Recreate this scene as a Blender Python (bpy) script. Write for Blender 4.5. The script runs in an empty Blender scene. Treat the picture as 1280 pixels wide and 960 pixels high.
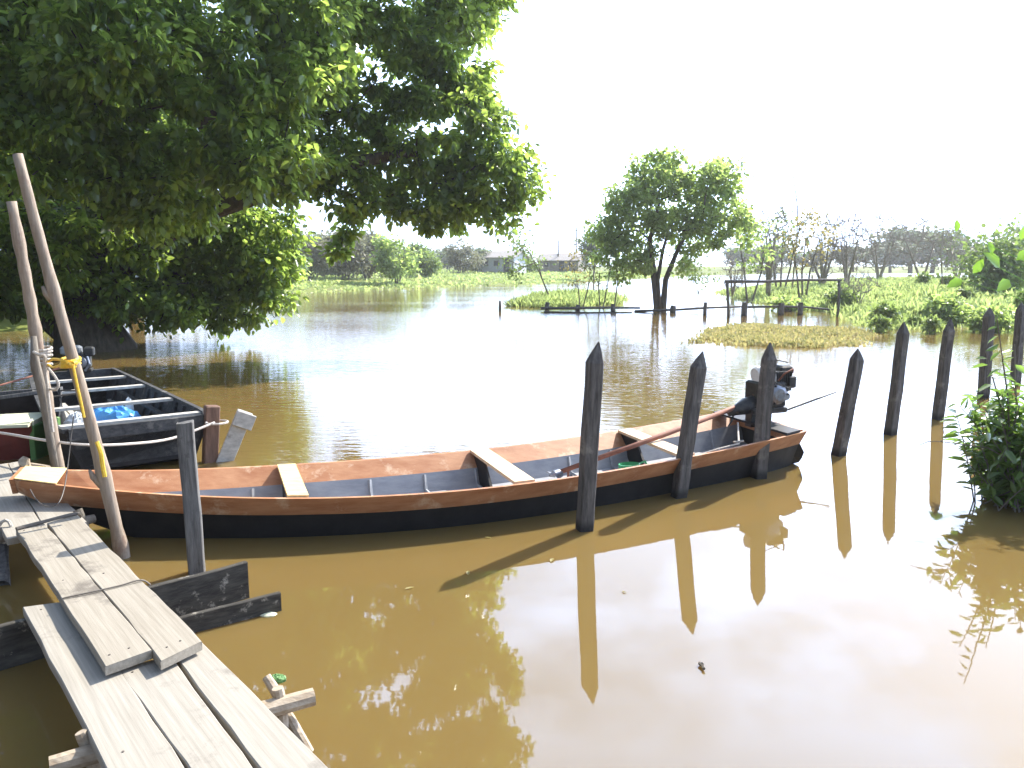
import bpy, math, random
import numpy as np
from mathutils import Vector, Matrix
R=math.radians
scn=bpy.context.scene
col=scn.collection
# ---------------------------------------------------------------- camera
CH=2.0; F=1000.0; PITCH=math.atan(0.15)
cd=bpy.data.cameras.new('camera'); cam=bpy.data.objects.new('camera',cd); col.objects.link(cam)
cam.location=(0,0,CH); cam.rotation_euler=(math.pi/2-PITCH,0,0)
cd.sensor_width=36; cd.lens=36*F/1280; cd.clip_start=0.05; cd.clip_end=5000
scn.camera=cam
# ---------------------------------------------------------------- sky and sun
SUN_EL=R(42); SUN_AZ=R(43)       # azimuth measured from +Y towards +X
w=bpy.data.worlds.new('World'); scn.world=w; w.use_nodes=True
nt=w.node_tree; nt.nodes.clear()
N=nt.nodes.new; L=nt.links.new
out=N('ShaderNodeOutputWorld'); bg=N('ShaderNodeBackground'); L(bg.outputs[0],out.inputs[0])
sky=N('ShaderNodeTexSky'); sky.sky_type='NISHITA'; sky.sun_disc=False
sky.sun_elevation=SUN_EL; sky.sun_rotation=SUN_AZ; sky.air_density=1.2; sky.dust_density=3.0
tc=N('ShaderNodeTexCoord'); sx=N('ShaderNodeSeparateXYZ'); L(tc.outputs['Generated'],sx.inputs[0])
mz=N('ShaderNodeMath'); mz.operation='ADD'; mz.inputs[1].default_value=0.12; L(sx.outputs[2],mz.inputs[0])
mx=N('ShaderNodeMath'); mx.operation='MAXIMUM'; mx.inputs[1].default_value=0.05; L(mz.outputs[0],mx.inputs[0])
dv=N('ShaderNodeVectorMath'); dv.operation='DIVIDE'; L(tc.outputs['Generated'],dv.inputs[0])
cb=N('ShaderNodeCombineXYZ')
for i in range(3): L(mx.outputs[0],cb.inputs[i])
L(cb.outputs[0],dv.inputs[1])
ns=N('ShaderNodeTexNoise'); ns.inputs['Scale'].default_value=1.3; ns.inputs['Detail'].default_value=7; ns.inputs['Roughness'].default_value=.55
L(dv.outputs[0],ns.inputs['Vector'])
cr=N('ShaderNodeValToRGB'); cr.color_ramp.elements[0].position=.47; cr.color_ramp.elements[1].position=.6
cr.color_ramp.elements[0].color=(.42,.42,.42,1); cr.color_ramp.elements[1].color=(.9,.9,.9,1)
L(ns.outputs['Fac'],cr.inputs[0])
# veil of thin cloud thickening towards the horizon
hz=N('ShaderNodeMapRange'); hz.inputs[1].default_value=.02; hz.inputs[2].default_value=.42; hz.inputs[3].default_value=.85; hz.inputs[4].default_value=0.
L(sx.outputs[2],hz.inputs[0])
mxx=N('ShaderNodeMath'); mxx.operation='MAXIMUM'; L(cr.outputs[0],mxx.inputs[0]); L(hz.outputs[0],mxx.inputs[1])
mix=N('ShaderNodeMixRGB'); L(mxx.outputs[0],mix.inputs[0]); L(sky.outputs[0],mix.inputs[1]); 
# cloud veil is brighter around the sun, dimmer opposite it
dp=N('ShaderNodeVectorMath'); dp.operation='DOT_PRODUCT'; L(tc.outputs['Generated'],dp.inputs[0])
dp.inputs[1].default_value=(math.cos(SUN_EL)*math.sin(SUN_AZ),math.cos(SUN_EL)*math.cos(SUN_AZ),math.sin(SUN_EL))
gm=N('ShaderNodeMapRange'); gm.interpolation_type='SMOOTHSTEP'; gm.inputs[1].default_value=.15; gm.inputs[2].default_value=1.; gm.inputs[3].default_value=6.; gm.inputs[4].default_value=34.; L(dp.outputs['Value'],gm.inputs[0])
ze=N('ShaderNodeMapRange'); ze.interpolation_type='SMOOTHSTEP'; ze.inputs[1].default_value=.42; ze.inputs[2].default_value=.8; ze.inputs[3].default_value=1.; ze.inputs[4].default_value=.22; L(sx.outputs[2],ze.inputs[0])
bk=N('ShaderNodeMapRange'); bk.interpolation_type='SMOOTHSTEP'; bk.inputs[1].default_value=-.5; bk.inputs[2].default_value=.15; bk.inputs[3].default_value=.3; bk.inputs[4].default_value=1.; L(dp.outputs['Value'],bk.inputs[0])
gk=N('ShaderNodeMath'); gk.operation='MULTIPLY'; L(gm.outputs[0],gk.inputs[0]); L(bk.outputs[0],gk.inputs[1])
gz=N('ShaderNodeMath'); gz.operation='MULTIPLY'; L(gk.outputs[0],gz.inputs[0]); L(ze.outputs[0],gz.inputs[1])
cc=N('ShaderNodeVectorMath'); cc.operation='SCALE'; cc.inputs[0].default_value=(.72,.95,1.42); L(gz.outputs[0],cc.inputs['Scale']); L(cc.outputs[0],mix.inputs[2])
L(mix.outputs[0],bg.inputs[0]); bg.inputs[1].default_value=0.1
sd=bpy.data.lights.new('sun','SUN'); sun=bpy.data.objects.new('sun',sd); col.objects.link(sun)
sd.energy=5.0; sd.angle=R(.5); sd.color=(1,.95,.86)
SV=Vector((math.cos(SUN_EL)*math.sin(SUN_AZ),math.cos(SUN_EL)*math.cos(SUN_AZ),math.sin(SUN_EL)))
sun.rotation_euler=SV.to_track_quat('Z','Y').to_euler(); sun.location=SV*50
vs=scn.view_settings; vs.view_transform='Standard'; vs.look='None'; vs.gamma=1; vs.use_curve_mapping=False
vs.exposure=1.15
scn.cycles.max_bounces=8; scn.cycles.transparent_max_bounces=8; scn.cycles.volume_bounces=1

# ---------------------------------------------------------------- helpers
def ray(px,py):
    a=(px-640)/F; b=(480-py)/F
    c,s=math.cos(PITCH),math.sin(PITCH)
    return Vector((a, c+b*s, -s+b*c))
def at(px,py,z=0.0):
    d=ray(px,py); t=(z-CH)/d.z; return Vector((0,0,CH))+d*t
def atY(px,py,Y):
    d=ray(px,py); t=Y/d.y; return Vector((0,0,CH))+d*t
def tag(o,label=None,cat=None,group=None,kind=None):
    if label: o['label']=label
    if cat: o['category']=cat
    if group: o['group']=group
    if kind: o['kind']=kind
    return o
def empty(name,loc,label,cat,group=None,rz=0):
    o=bpy.data.objects.new(name,None); col.objects.link(o); o.location=loc; o.rotation_euler=(0,0,rz)
    o.empty_display_size=.2
    return tag(o,label,cat,group)
def copy_tree(o,parent=None):
    c=o.copy(); col.objects.link(c)
    if parent: c.parent=parent
    for ch in list(o.children): copy_tree(ch,c)
    return c
class MB:
    def __init__(s): s.v=[]; s.f=[]; s.m=[]
    def add(s,v,f,m=0):
        n=len(s.v); s.v+= [tuple(p) for p in v]; s.f+=[tuple(i+n for i in q) for q in f]; s.m+=[m]*len(f)
    def box(s,c,d,rot=None,m=0,ch=0):
        c=Vector(c); hx,hy,hz_=d[0]/2,d[1]/2,d[2]/2
        if ch>0:
            vv=[];
            import itertools
            pts=[]
            for zz,ins in ((-hz_,ch),(-hz_+ch,0),(hz_-ch,0),(hz_,ch)):
                a=hx-ins; b=hy-ins; k=ch*.7
                pts.append([(a-k,-b),(a,-b+k),(a,b-k),(a-k,b),(-a+k,b),(-a,b-k),(-a,-b+k),(-a+k,-b)])
                vv+=[Vector((x,y,zz)) for x,y in pts[-1]]
            ff=[]
            for r in range(3):
                for i in range(8): j=(i+1)%8; ff.append((r*8+i,r*8+j,r*8+8+j,r*8+8+i))
            ff.append(tuple(range(7,-1,-1))); ff.append(tuple(range(24,32)))
        else:
            vv=[Vector((x,y,z)) for z in(-hz_,hz_) for x,y in((-hx,-hy),(hx,-hy),(hx,hy),(-hx,hy))]
            ff=[(3,2,1,0),(4,5,6,7),(0,1,5,4),(1,2,6,5),(2,3,7,6),(3,0,4,7)]
        if rot is not None: vv=[rot@p for p in vv]
        s.add([p+c for p in vv],ff,m)
    def tube(s,pts,rad,n=8,m=0,cap=True,ell=1.0):
        pts=[Vector(p) for p in pts]
        if not hasattr(rad,'__len__'): rad=[rad]*len(pts)
        ref=None; V=[];Fc=[]
        for i,p in enumerate(pts):
            t=(pts[min(i+1,len(pts)-1)]-pts[max(i-1,0)])
            if t.length<1e-9: t=Vector((0,0,1))
            t.normalize()
            if ref is None:
                ref=t.orthogonal().normalized()
            else:
                ref=(ref-t*ref.dot(t))
                if ref.length<1e-6: ref=t.orthogonal()
                ref.normalize()
            b=t.cross(ref)
            for k in range(n):
                a=2*math.pi*k/n; V.append(p+(ref*math.cos(a)+b*math.sin(a)*ell)*rad[i])
        for i in range(len(pts)-1):
            for k in range(n):
                j=(k+1)%n; Fc.append((i*n+k,i*n+j,(i+1)*n+j,(i+1)*n+k))
        if cap:
            Fc.append(tuple(range(n-1,-1,-1))); e=(len(pts)-1)*n; Fc.append(tuple(range(e,e+n)))
        s.add(V,Fc,m)
    def loft(s,rings,closed=True,cap=True,m=0):
        n=len(rings[0]); V=[p for r in rings for p in r]; Fc=[]
        for i in range(len(rings)-1):
            for k in range(n if closed else n-1):
                j=(k+1)%n; Fc.append((i*n+k,i*n+j,(i+1)*n+j,(i+1)*n+k))
        if cap and closed:
            Fc.append(tuple(range(n-1,-1,-1))); e=(len(rings)-1)*n; Fc.append(tuple(range(e,e+n)))
        s.add(V,Fc,m)
    def build(s,name,mat,parent=None,loc=None,smooth=False):
        me=bpy.data.meshes.new(name)
        V=s.v
        if loc is not None: V=[(a-loc[0],b-loc[1],c-loc[2]) for a,b,c in V]
        me.from_pydata(V,[],s.f); 
        for mt in (mat if isinstance(mat,(list,tuple)) else [mat]): me.materials.append(mt)
        if isinstance(mat,(list,tuple)): me.polygons.foreach_set('material_index',s.m)
        if smooth: me.polygons.foreach_set('use_smooth',[True]*len(s.f))
        me.update()
        o=bpy.data.objects.new(name,me); col.objects.link(o)
        if parent is not None: o.parent=parent
        if loc is not None: o.location=loc
        return o
def npmesh(name,V,Fq,mats,parent=None,loc=(0,0,0),midx=None,smooth=False):
    """V (n,3) array, Fq (m,4) quads"""
    me=bpy.data.meshes.new(name); n=len(V); m=len(Fq); k=Fq.shape[1]
    me.vertices.add(n); me.vertices.foreach_set('co',np.asarray(V,dtype=np.float32).ravel())
    me.loops.add(m*k); me.loops.foreach_set('vertex_index',Fq.astype(np.int32).ravel())
    me.polygons.add(m); me.polygons.foreach_set('loop_start',np.arange(0,m*k,k,dtype=np.int32))
    try: me.polygons.foreach_set('loop_total',np.full(m,k,dtype=np.int32))
    except Exception: pass
    for mt in (mats if isinstance(mats,(list,tuple)) else [mats]): me.materials.append(mt)
    if midx is not None: me.polygons.foreach_set('material_index',midx.astype(np.int32))
    if smooth: me.polygons.foreach_set('use_smooth',np.ones(m,dtype=bool))
    me.update(calc_edges=True); me.validate()
    o=bpy.data.objects.new(name,me); col.objects.link(o); o.location=loc
    if parent is not None: o.parent=parent
    return o

# ---------------------------------------------------------------- materials
def newmat(name):
    m=bpy.data.materials.new(name); m.use_nodes=True; t=m.node_tree
    return m,t,t.nodes['Principled BSDF']
def mat(name,c1,c2=None,rough=.7,scale=6,stretch=(1,1,1),bump=.3,bumpd=.004,spec=.5,detail=6,metal=0,c3=None,spots=None,wet=False):
    """two-colour noise-mixed surface in object space, optional grain stretch and blotches of a third colour"""
    m,t,b=newmat(name); n=t.nodes.new; l=t.links.new
    b.inputs['Roughness'].default_value=rough; b.inputs['Specular IOR Level'].default_value=spec; b.inputs['Metallic'].default_value=metal
    tc=n('ShaderNodeTexCoord'); mp=n('ShaderNodeMapping'); mp.inputs['Scale'].default_value=stretch
    oi=n('ShaderNodeObjectInfo'); ad=n('ShaderNodeVectorMath'); ad.operation='ADD'
    sc=n('ShaderNodeVectorMath'); sc.operation='SCALE'; sc.inputs['Scale'].default_value=37.
    cx=n('ShaderNodeCombineXYZ'); 
    for i in range(3): l(oi.outputs['Random'],cx.inputs[i])
    l(cx.outputs[0],sc.inputs[0]); l(tc.outputs['Object'],ad.inputs[0]); l(sc.outputs[0],ad.inputs[1]); l(ad.outputs[0],mp.inputs[0])
    ns=n('ShaderNodeTexNoise'); ns.inputs['Scale'].default_value=scale; ns.inputs['Detail'].default_value=detail; ns.inputs['Roughness'].default_value=.65
    l(mp.outputs[0],ns.inputs['Vector'])
    cr=n('ShaderNodeValToRGB'); e=cr.color_ramp.elements; e[0].position=.32; e[1].position=.68
    e[0].color=(*c1,1); e[1].color=(*(c2 or c1),1); l(ns.outputs['Fac'],cr.inputs[0])
    last=cr.outputs[0]
    if c3:
        n2=n('ShaderNodeTexNoise'); n2.inputs['Scale'].default_value=(spots or 3); n2.inputs['Detail'].default_value=8; n2.inputs['Roughness'].default_value=.7
        l(ad.outputs[0],n2.inputs['Vector'])
        c2r=n('ShaderNodeValToRGB'); c2r.color_ramp.elements[0].position=.56; c2r.color_ramp.elements[1].position=.66; l(n2.outputs['Fac'],c2r.inputs[0])
        mm=n('ShaderNodeMixRGB'); l(c2r.outputs[0],mm.inputs[0]); l(last,mm.inputs[1]); mm.inputs[2].default_value=(*c3,1); last=mm.outputs[0]
    if wet:
        sz=n('ShaderNodeSeparateXYZ'); l(tc.outputs['Object'],sz.inputs[0]); wn_=n('ShaderNodeMath'); wn_.operation='MULTIPLY_ADD'; wn_.inputs[1].default_value=-.12; l(ns.outputs['Fac'],wn_.inputs[0]); l(sz.outputs[2],wn_.inputs[2])
        wr=n('ShaderNodeMapRange'); wr.inputs[1].default_value=-.03; wr.inputs[2].default_value=.035; wr.inputs[3].default_value=.28; wr.inputs[4].default_value=1.; l(wn_.outputs[0],wr.inputs[0])
        wm=n('ShaderNodeVectorMath'); wm.operation='SCALE'; l(last,wm.inputs[0]); l(wr.outputs[0],wm.inputs['Scale']); last=wm.outputs[0]
    l(last,b.inputs['Base Color'])
    if bump>0:
        bp=n('ShaderNodeBump'); bp.inputs['Strength'].default_value=bump; bp.inputs['Distance'].default_value=bumpd
        l(ns.outputs['Fac'],bp.inputs['Height']); l(bp.outputs[0],b.inputs['Normal'])
    return m
def leafmat(name,c1,c2,trans,tw=.45,rough=.38,scale=1.2,spec=.5):
    m=bpy.data.materials.new(name); m.use_nodes=True; t=m.node_tree; t.nodes.clear(); n=t.nodes.new; l=t.links.new
    o=n('ShaderNodeOutputMaterial'); pb=n('ShaderNodeBsdfPrincipled'); tr=n('ShaderNodeBsdfTranslucent'); ms=n('ShaderNodeMixShader')
    pb.inputs['Roughness'].default_value=rough; pb.inputs['Specular IOR Level'].default_value=spec
    tc=n('ShaderNodeTexCoord'); ns=n('ShaderNodeTexNoise'); ns.inputs['Scale'].default_value=scale; ns.inputs['Detail'].default_value=5; ns.inputs['Roughness'].default_value=.8
    l(tc.outputs['Object'],ns.inputs['Vector'])
    geo=n('ShaderNodeNewGeometry')
    ma=n('ShaderNodeMath'); ma.operation='MULTIPLY_ADD'; ma.inputs[1].default_value=.5; l(geo.outputs['Random Per Island'],ma.inputs[0]); 
    mb=n('ShaderNodeMath'); mb.operation='SUBTRACT'; mb.inputs[1].default_value=.25; l(ns.outputs['Fac'],mb.inputs[0]); l(mb.outputs[0],ma.inputs[2])
    cr=n('ShaderNodeValToRGB'); e=cr.color_ramp.elements; e[0].position=.25;e[1].position=.75; e[0].color=(*c1,1);e[1].color=(*c2,1)
    l(ma.outputs[0],cr.inputs[0]); l(cr.outputs[0],pb.inputs['Base Color'])
    mt=n('ShaderNodeMixRGB'); mt.blend_type='MULTIPLY'; mt.inputs[0].default_value=0; 
    cr2=n('ShaderNodeValToRGB'); e=cr2.color_ramp.elements; e[0].color=(*[q*.55 for q in trans],1); e[1].color=(*trans,1); e[0].position=.25;e[1].position=.75
    l(ma.outputs[0],cr2.inputs[0]); l(cr2.outputs[0],tr.inputs[0])
    ms.inputs[0].default_value=tw; l(pb.outputs[0],ms.inputs[1]); l(tr.outputs[0],ms.inputs[2]); l(ms.outputs[0],o.inputs[0])
    return m
M={}
M['plank']=mat('weathered_plank',(.25,.225,.185),(.34,.31,.26),rough=.8,scale=7,stretch=(.25,9,9),bump=.35,bumpd=.003,c3=(.17,.15,.125),spots=1.6,spec=.2)
M['plank2']=mat('weathered_plank_brown',(.23,.2,.155),(.32,.285,.23),rough=.85,scale=7,stretch=(.25,9,9),bump=.4,bumpd=.003,c3=(.15,.13,.105),spots=2.4,spec=.2)
M['darkwood']=mat('old_dark_timber',(.055,.051,.048),(.16,.147,.135),wet=True,rough=.85,scale=9,stretch=(4,4,.5),bump=.8,bumpd=.012,c3=(.2,.18,.16),spots=5,spec=.25)
M['greywood']=mat('grey_timber_post',(.075,.073,.07),(.19,.182,.17),rough=.85,scale=9,stretch=(4,4,.4),bump=.8,bumpd=.012,c3=(.06,.055,.05),spots=5,spec=.25)
M['mould']=mat('mouldy_board',(.025,.022,.018),(.07,.062,.05),rough=.85,scale=14,stretch=(.6,3,3),bump=.7,bumpd=.008,c3=(.28,.25,.2),spots=11,spec=.25)
M['stick']=mat('peeled_pole_wood',(.2,.15,.105),(.36,.29,.22),rough=.75,scale=8,stretch=(5,5,.5),bump=.5,bumpd=.008,c3=(.22,.15,.11),spots=4,spec=.3)
M['log']=mat('bare_log',(.27,.2,.13),(.48,.4,.3),rough=.8,scale=9,stretch=(1,3,3),bump=.6,bumpd=.01,c3=(.16,.12,.08),spots=5,spec=.3)
M['brown']=mat('red_brown_boat_paint',(.32,.125,.052),(.47,.24,.12),rough=.55,scale=5,stretch=(.6,2,3),bump=.25,bumpd=.003,c3=(.54,.36,.23),spots=4.5,spec=.35)
M['black']=mat('tarred_hull',(.008,.008,.009),(.02,.019,.02),rough=.6,scale=8,bump=.3,bumpd=.004,spec=.3)
M['inner']=mat('blue_grey_hull_paint',(.23,.24,.26),(.34,.35,.36),rough=.65,scale=5,stretch=(.5,2,3),bump=.3,bumpd=.004,c3=(.3,.3,.31),spots=4,spec=.3)
M['seat']=mat('cream_seat_paint',(.62,.42,.24),(.74,.55,.35),rough=.6,scale=5,stretch=(1,4,3),bump=.25,bumpd=.003,c3=(.55,.34,.2),spots=4)
M['yellowseat']=mat('yellow_seat_paint',(.68,.5,.2),(.8,.62,.3),rough=.6,scale=5,stretch=(1,4,3),bump=.25,bumpd=.003,c3=(.6,.4,.18),spots=4)
M['boatgrey']=mat('charcoal_boat_planks',(.028,.029,.031),(.08,.08,.08),rough=.75,scale=8,stretch=(.7,3,3),bump=.5,bumpd=.006,c3=(.13,.125,.115),spots=5,spec=.3)
M['palegrey']=mat('bleached_thwart',(.35,.33,.29),(.55,.52,.46),rough=.8,scale=7,stretch=(.6,4,4),bump=.4,bumpd=.004,c3=(.25,.23,.2),spots=6,spec=.2)
M['stem']=mat('brown_stem_wood',(.10,.05,.03),(.2,.11,.07),rough=.7,scale=8,stretch=(3,3,.6),bump=.5,bumpd=.006)
M['maroon']=mat('maroon_paint',(.12,.02,.015),(.2,.04,.03),rough=.6,scale=5,bump=.2)
M['cream']=mat('cream_paint',(.55,.55,.38),(.68,.67,.5),rough=.6,scale=5,bump=.2,c3=(.4,.42,.25),spots=5)
M['green']=mat('green_paint',(.07,.16,.04),(.11,.24,.06),rough=.6,scale=5,bump=.2)
M['greenplastic']=mat('green_plastic',(.04,.30,.12),(.06,.38,.16),rough=.4,scale=3,bump=0)
M['bluebag']=mat('blue_plastic_sheet',(.05,.25,.6),(.12,.42,.78),rough=.35,scale=6,bump=.6,bumpd=.03)
M['whitebag']=mat('white_plastic',(.6,.62,.62),(.75,.76,.76),rough=.4,scale=6,bump=.5,bumpd=.02)
M['metal_dark']=mat('greasy_engine_metal',(.015,.015,.016),(.06,.058,.055),rough=.5,scale=14,bump=.4,bumpd=.004,c3=(.12,.09,.06),spots=9,metal=.4)
M['metal']=mat('worn_steel',(.14,.15,.17),(.3,.31,.34),rough=.4,scale=10,bump=.3,bumpd=.003,c3=(.15,.1,.07),spots=8,metal=.7)
M['rust']=mat('rusty_tube',(.16,.06,.035),(.28,.12,.075),rough=.7,scale=9,stretch=(1,1,1),bump=.3,bumpd=.003,spec=.3)
M['tank']=mat('white_fuel_tank',(.6,.59,.55),(.75,.74,.7),rough=.4,scale=4,bump=.1,c3=(.45,.4,.33),spots=6)
M['greytank']=mat('grey_fuel_tank',(.16,.17,.175),(.24,.25,.25),rough=.5,scale=4,bump=.1)
M['rope']=mat('dirty_rope',(.3,.26,.21),(.5,.46,.4),rough=.9,scale=60,bump=.8,bumpd=.004)
M['whiterope']=mat('pale_rope',(.55,.47,.4),(.72,.65,.56),rough=.9,scale=60,bump=.8,bumpd=.004)
M['yellowrope']=mat('yellow_nylon_rope',(.65,.38,.02),(.85,.55,.05),rough=.6,scale=60,bump=.8,bumpd=.004)
M['wire']=mat('rusty_wire',(.06,.05,.04),(.12,.1,.08),rough=.6,scale=30,bump=0)
M['bark']=mat('dark_bark',(.035,.028,.02),(.10,.085,.065),rough=.9,scale=4,stretch=(2,2,.5),bump=1,bumpd=.05,spec=.2)
M['bark2']=mat('grey_bark',(.10,.085,.065),(.24,.21,.17),rough=.9,scale=5,stretch=(2,2,.5),bump=.8,bumpd=.03,spec=.2)
M['twig']=mat('bare_twig',(.22,.19,.16),(.36,.315,.27),rough=.9,scale=6,bump=.3,spec=.2)
M['lf_big']=leafmat('tree_leaves',(.022,.05,.012),(.06,.11,.024),(.6,.82,.15),tw=.48,rough=.25,scale=.5)
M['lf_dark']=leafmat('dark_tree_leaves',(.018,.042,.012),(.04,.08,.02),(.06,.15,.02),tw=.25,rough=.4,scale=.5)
M['lf_marsh']=leafmat('marsh_tree_leaves',(.08,.14,.04),(.17,.23,.07),(.6,.78,.2),tw=.58,rough=.4,scale=.5)
M['lf_pale']=leafmat('pale_leaves',(.11,.17,.05),(.20,.25,.08),(.36,.5,.12),tw=.4,rough=.5)
M['lf_bank']=leafmat('weed_leaves',(.09,.17,.04),(.3,.33,.1),(.45,.6,.15),tw=.4,rough=.5)
M['lf_yel']=leafmat('yellowing_leaves',(.24,.22,.06),(.36,.28,.10),(.5,.42,.12),tw=.4,rough=.5)
M['lf_grey']=leafmat('haze_paled_leaves',(.18,.18,.13),(.3,.27,.21),(.34,.36,.2),tw=.35,rough=.6)  # grey shrub leaves, colour paled to imitate haze over distance
M['lf_far']=leafmat('distant_leaves',(.16,.19,.12),(.26,.28,.18),(.34,.42,.2),tw=.3,rough=.6,scale=.3)  # distance haze put into the colour: leaves lightened
M['lf_bush']=leafmat('shrub_leaves',(.075,.14,.04),(.13,.2,.065),(.36,.58,.10),tw=.4,rough=.22,scale=3,spec=.9)
M['lf_broad']=leafmat('broad_leaves',(.12,.24,.04),(.16,.3,.05),(.35,.62,.06),tw=.5,rough=.35,scale=3)
M['grass']=leafmat('grass_blades',(.13,.22,.05),(.42,.45,.17),(.64,.78,.26),tw=.45,rough=.5,scale=.7)
M['float']=leafmat('floating_weed',(.30,.34,.10),(.62,.46,.26),(.6,.55,.2),tw=.35,rough=.6,scale=1.6)
M['soil']=mat('grassy_soil',(.10,.13,.03),(.2,.22,.06),rough=.95,scale=.8,bump=.5,bumpd=.05,c3=(.16,.13,.08),spots=.5,spec=.1)
M['bed']=mat('river_mud',(.12,.08,.04),(.17,.12,.06),rough=.95,scale=.3,bump=0,spec=.1)
M['wall_w']=mat('whitewashed_boards',(.42,.44,.48),(.54,.56,.6),rough=.8,scale=2,stretch=(1,1,6),bump=.3,bumpd=.02)
M['wall_b']=mat('bare_board_wall',(.2,.17,.14),(.32,.28,.24),rough=.85,scale=2,stretch=(1,1,6),bump=.3,bumpd=.02)
M['roof']=mat('fibre_cement_roof',(.25,.22,.2),(.38,.35,.32),rough=.85,scale=2,stretch=(6,1,1),bump=.4,bumpd=.03)
M['dark']=mat('dark_opening',(.02,.02,.022),(.035,.035,.035),rough=.5,scale=2,bump=0)
M['frame']=mat('window_timber',(.3,.28,.25),(.4,.38,.34),rough=.7,scale=3,bump=0)

# water: turbid brown body with a smooth reflecting surface and wind ripples
def water_mat():
    m,t,b=newmat('muddy_water'); n=t.nodes.new; l=t.links.new
    tc=n('ShaderNodeTexCoord')
    ns=n('ShaderNodeTexNoise'); ns.inputs['Scale'].default_value=.12; ns.inputs['Detail'].default_value=3; l(tc.outputs['Object'],ns.inputs['Vector'])
    cr=n('ShaderNodeValToRGB'); cr.color_ramp.elements[0].color=(.145,.096,.03,1); cr.color_ramp.elements[1].color=(.185,.126,.044,1)
    cr.color_ramp.elements[0].position=.3; cr.color_ramp.elements[1].position=.7
    l(ns.outputs['Fac'],cr.inputs[0]); l(cr.outputs[0],b.inputs['Base Color'])
    b.inputs['Roughness'].default_value=.025; b.inputs['IOR'].default_value=1.48; b.inputs['Subsurface Weight'].default_value=.7; b.inputs['Subsurface Radius'].default_value=(1,.7,.35); b.inputs['Subsurface Scale'].default_value=.3
    # ripples: fine chop in windy patches, long faint swell everywhere
    mp=n('ShaderNodeMapping'); mp.inputs['Scale'].default_value=(1.6,5.2,1); mp.inputs['Rotation'].default_value=(0,0,R(8)); l(tc.outputs['Object'],mp.inputs[0])
    n1=n('ShaderNodeTexNoise'); n1.inputs['Scale'].default_value=1.7; n1.inputs['Detail'].default_value=2.5; n1.inputs['Roughness'].default_value=.55; l(mp.outputs[0],n1.inputs['Vector'])
    mp2=n('ShaderNodeMapping'); mp2.inputs['Scale'].default_value=(.5,1.4,1); l(tc.outputs['Object'],mp2.inputs[0])
    n2=n('ShaderNodeTexNoise'); n2.inputs['Scale'].default_value=1.2; n2.inputs['Detail'].default_value=2; l(mp2.outputs[0],n2.inputs['Vector'])
    sp=n('ShaderNodeSeparateXYZ'); l(tc.outputs['Object'],sp.inputs[0])
    # sheltered near the landing and the right-hand stakes, open to the wind beyond the canoe
    xk=n('ShaderNodeMath'); xk.operation='MULTIPLY_ADD'; xk.inputs[1].default_value=-.42; l(sp.outputs[0],xk.inputs[0]); l(sp.outputs[1],xk.inputs[2])
    mr=n('ShaderNodeMapRange'); mr.interpolation_type='SMOOTHSTEP'; mr.inputs[1].default_value=6.3; mr.inputs[2].default_value=11.; mr.inputs[3].default_value=.035; mr.inputs[4].default_value=1.; l(xk.outputs[0],mr.inputs[0])
    n3=n('ShaderNodeTexNoise'); n3.inputs['Scale'].default_value=.16; n3.inputs['Detail'].default_value=3; l(mp2.outputs[0],n3.inputs['Vector'])
    mr3=n('ShaderNodeMapRange'); mr3.inputs[1].default_value=.35; mr3.inputs[2].default_value=.65; mr3.inputs[3].default_value=.45; mr3.inputs[4].default_value=1.; l(n3.outputs['Fac'],mr3.inputs[0])
    mu=n('ShaderNodeMath'); mu.operation='MULTIPLY'; l(mr.outputs[0],mu.inputs[0]); l(mr3.outputs[0],mu.inputs[1])
    hh=n('ShaderNodeMath'); hh.operation='MULTIPLY'; l(n1.outputs['Fac'],hh.inputs[0]); l(mu.outputs[0],hh.inputs[1])
    h2=n('ShaderNodeMath'); h2.operation='MULTIPLY_ADD'; h2.inputs[1].default_value=.10; l(n2.outputs['Fac'],h2.inputs[0]); l(hh.outputs[0],h2.inputs[2])
    bp=n('ShaderNodeBump'); bp.inputs['Strength'].default_value=1; bp.inputs['Distance'].default_value=.009; l(h2.outputs[0],bp.inputs['Height']); l(bp.outputs[0],b.inputs['Normal'])
    return m
M['water']=water_mat()

# ---------------------------------------------------------------- ground and water
def sheet(name,z,x0,x1,y0,y1,m,kind='structure'):
    mb=MB(); mb.add([(x0,y0,z),(x1,y0,z),(x1,y1,z),(x0,y1,z)],[(0,1,2,3)])
    return tag(mb.build(name,m),kind=kind)
tag(sheet('riverbed',-1.2,-1600,1600,-300,2600,M['bed']),'muddy ground under the river, running to the horizon')
tag(sheet('water',0,-1500,1500,-200,2400,M['water']),'calm muddy brown river water with bright sky reflections')

def sdist(P,poly):
    """signed distance to polygon (positive inside)"""
    poly=np.array(poly,float); n=len(poly); d=np.full(len(P),1e9); ins=np.zeros(len(P),bool)
    for i in range(n):
        a=poly[i]; b=poly[(i+1)%n]; e=b-a; wv=P-a
        t=np.clip((wv@e)/(e@e),0,1); q=wv-t[:,None]*e; d=np.minimum(d,np.hypot(q[:,0],q[:,1]))
        c1=P[:,1]>=a[1]; c2=P[:,1]<b[1]; c3=e[0]*wv[:,1]>e[1]*wv[:,0]
        ins^=( (c1&c2&c3) | (~c1&~c2&~c3) )
    return np.where(ins,d,-d)
def vnoise(P,s,seed=0):
    r=np.random.RandomState(seed); T=r.rand(64,64)
    q=P/s; i=np.floor(q).astype(int); f=q-i; f=f*f*(3-2*f)
    g=lambda a,b:T[a%64,b%64]
    return (g(i[:,0],i[:,1])*(1-f[:,0])+g(i[:,0]+1,i[:,1])*f[:,0])*(1-f[:,1])+(g(i[:,0],i[:,1]+1)*(1-f[:,0])+g(i[:,0]+1,i[:,1]+1)*f[:,0])*f[:,1]
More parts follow.
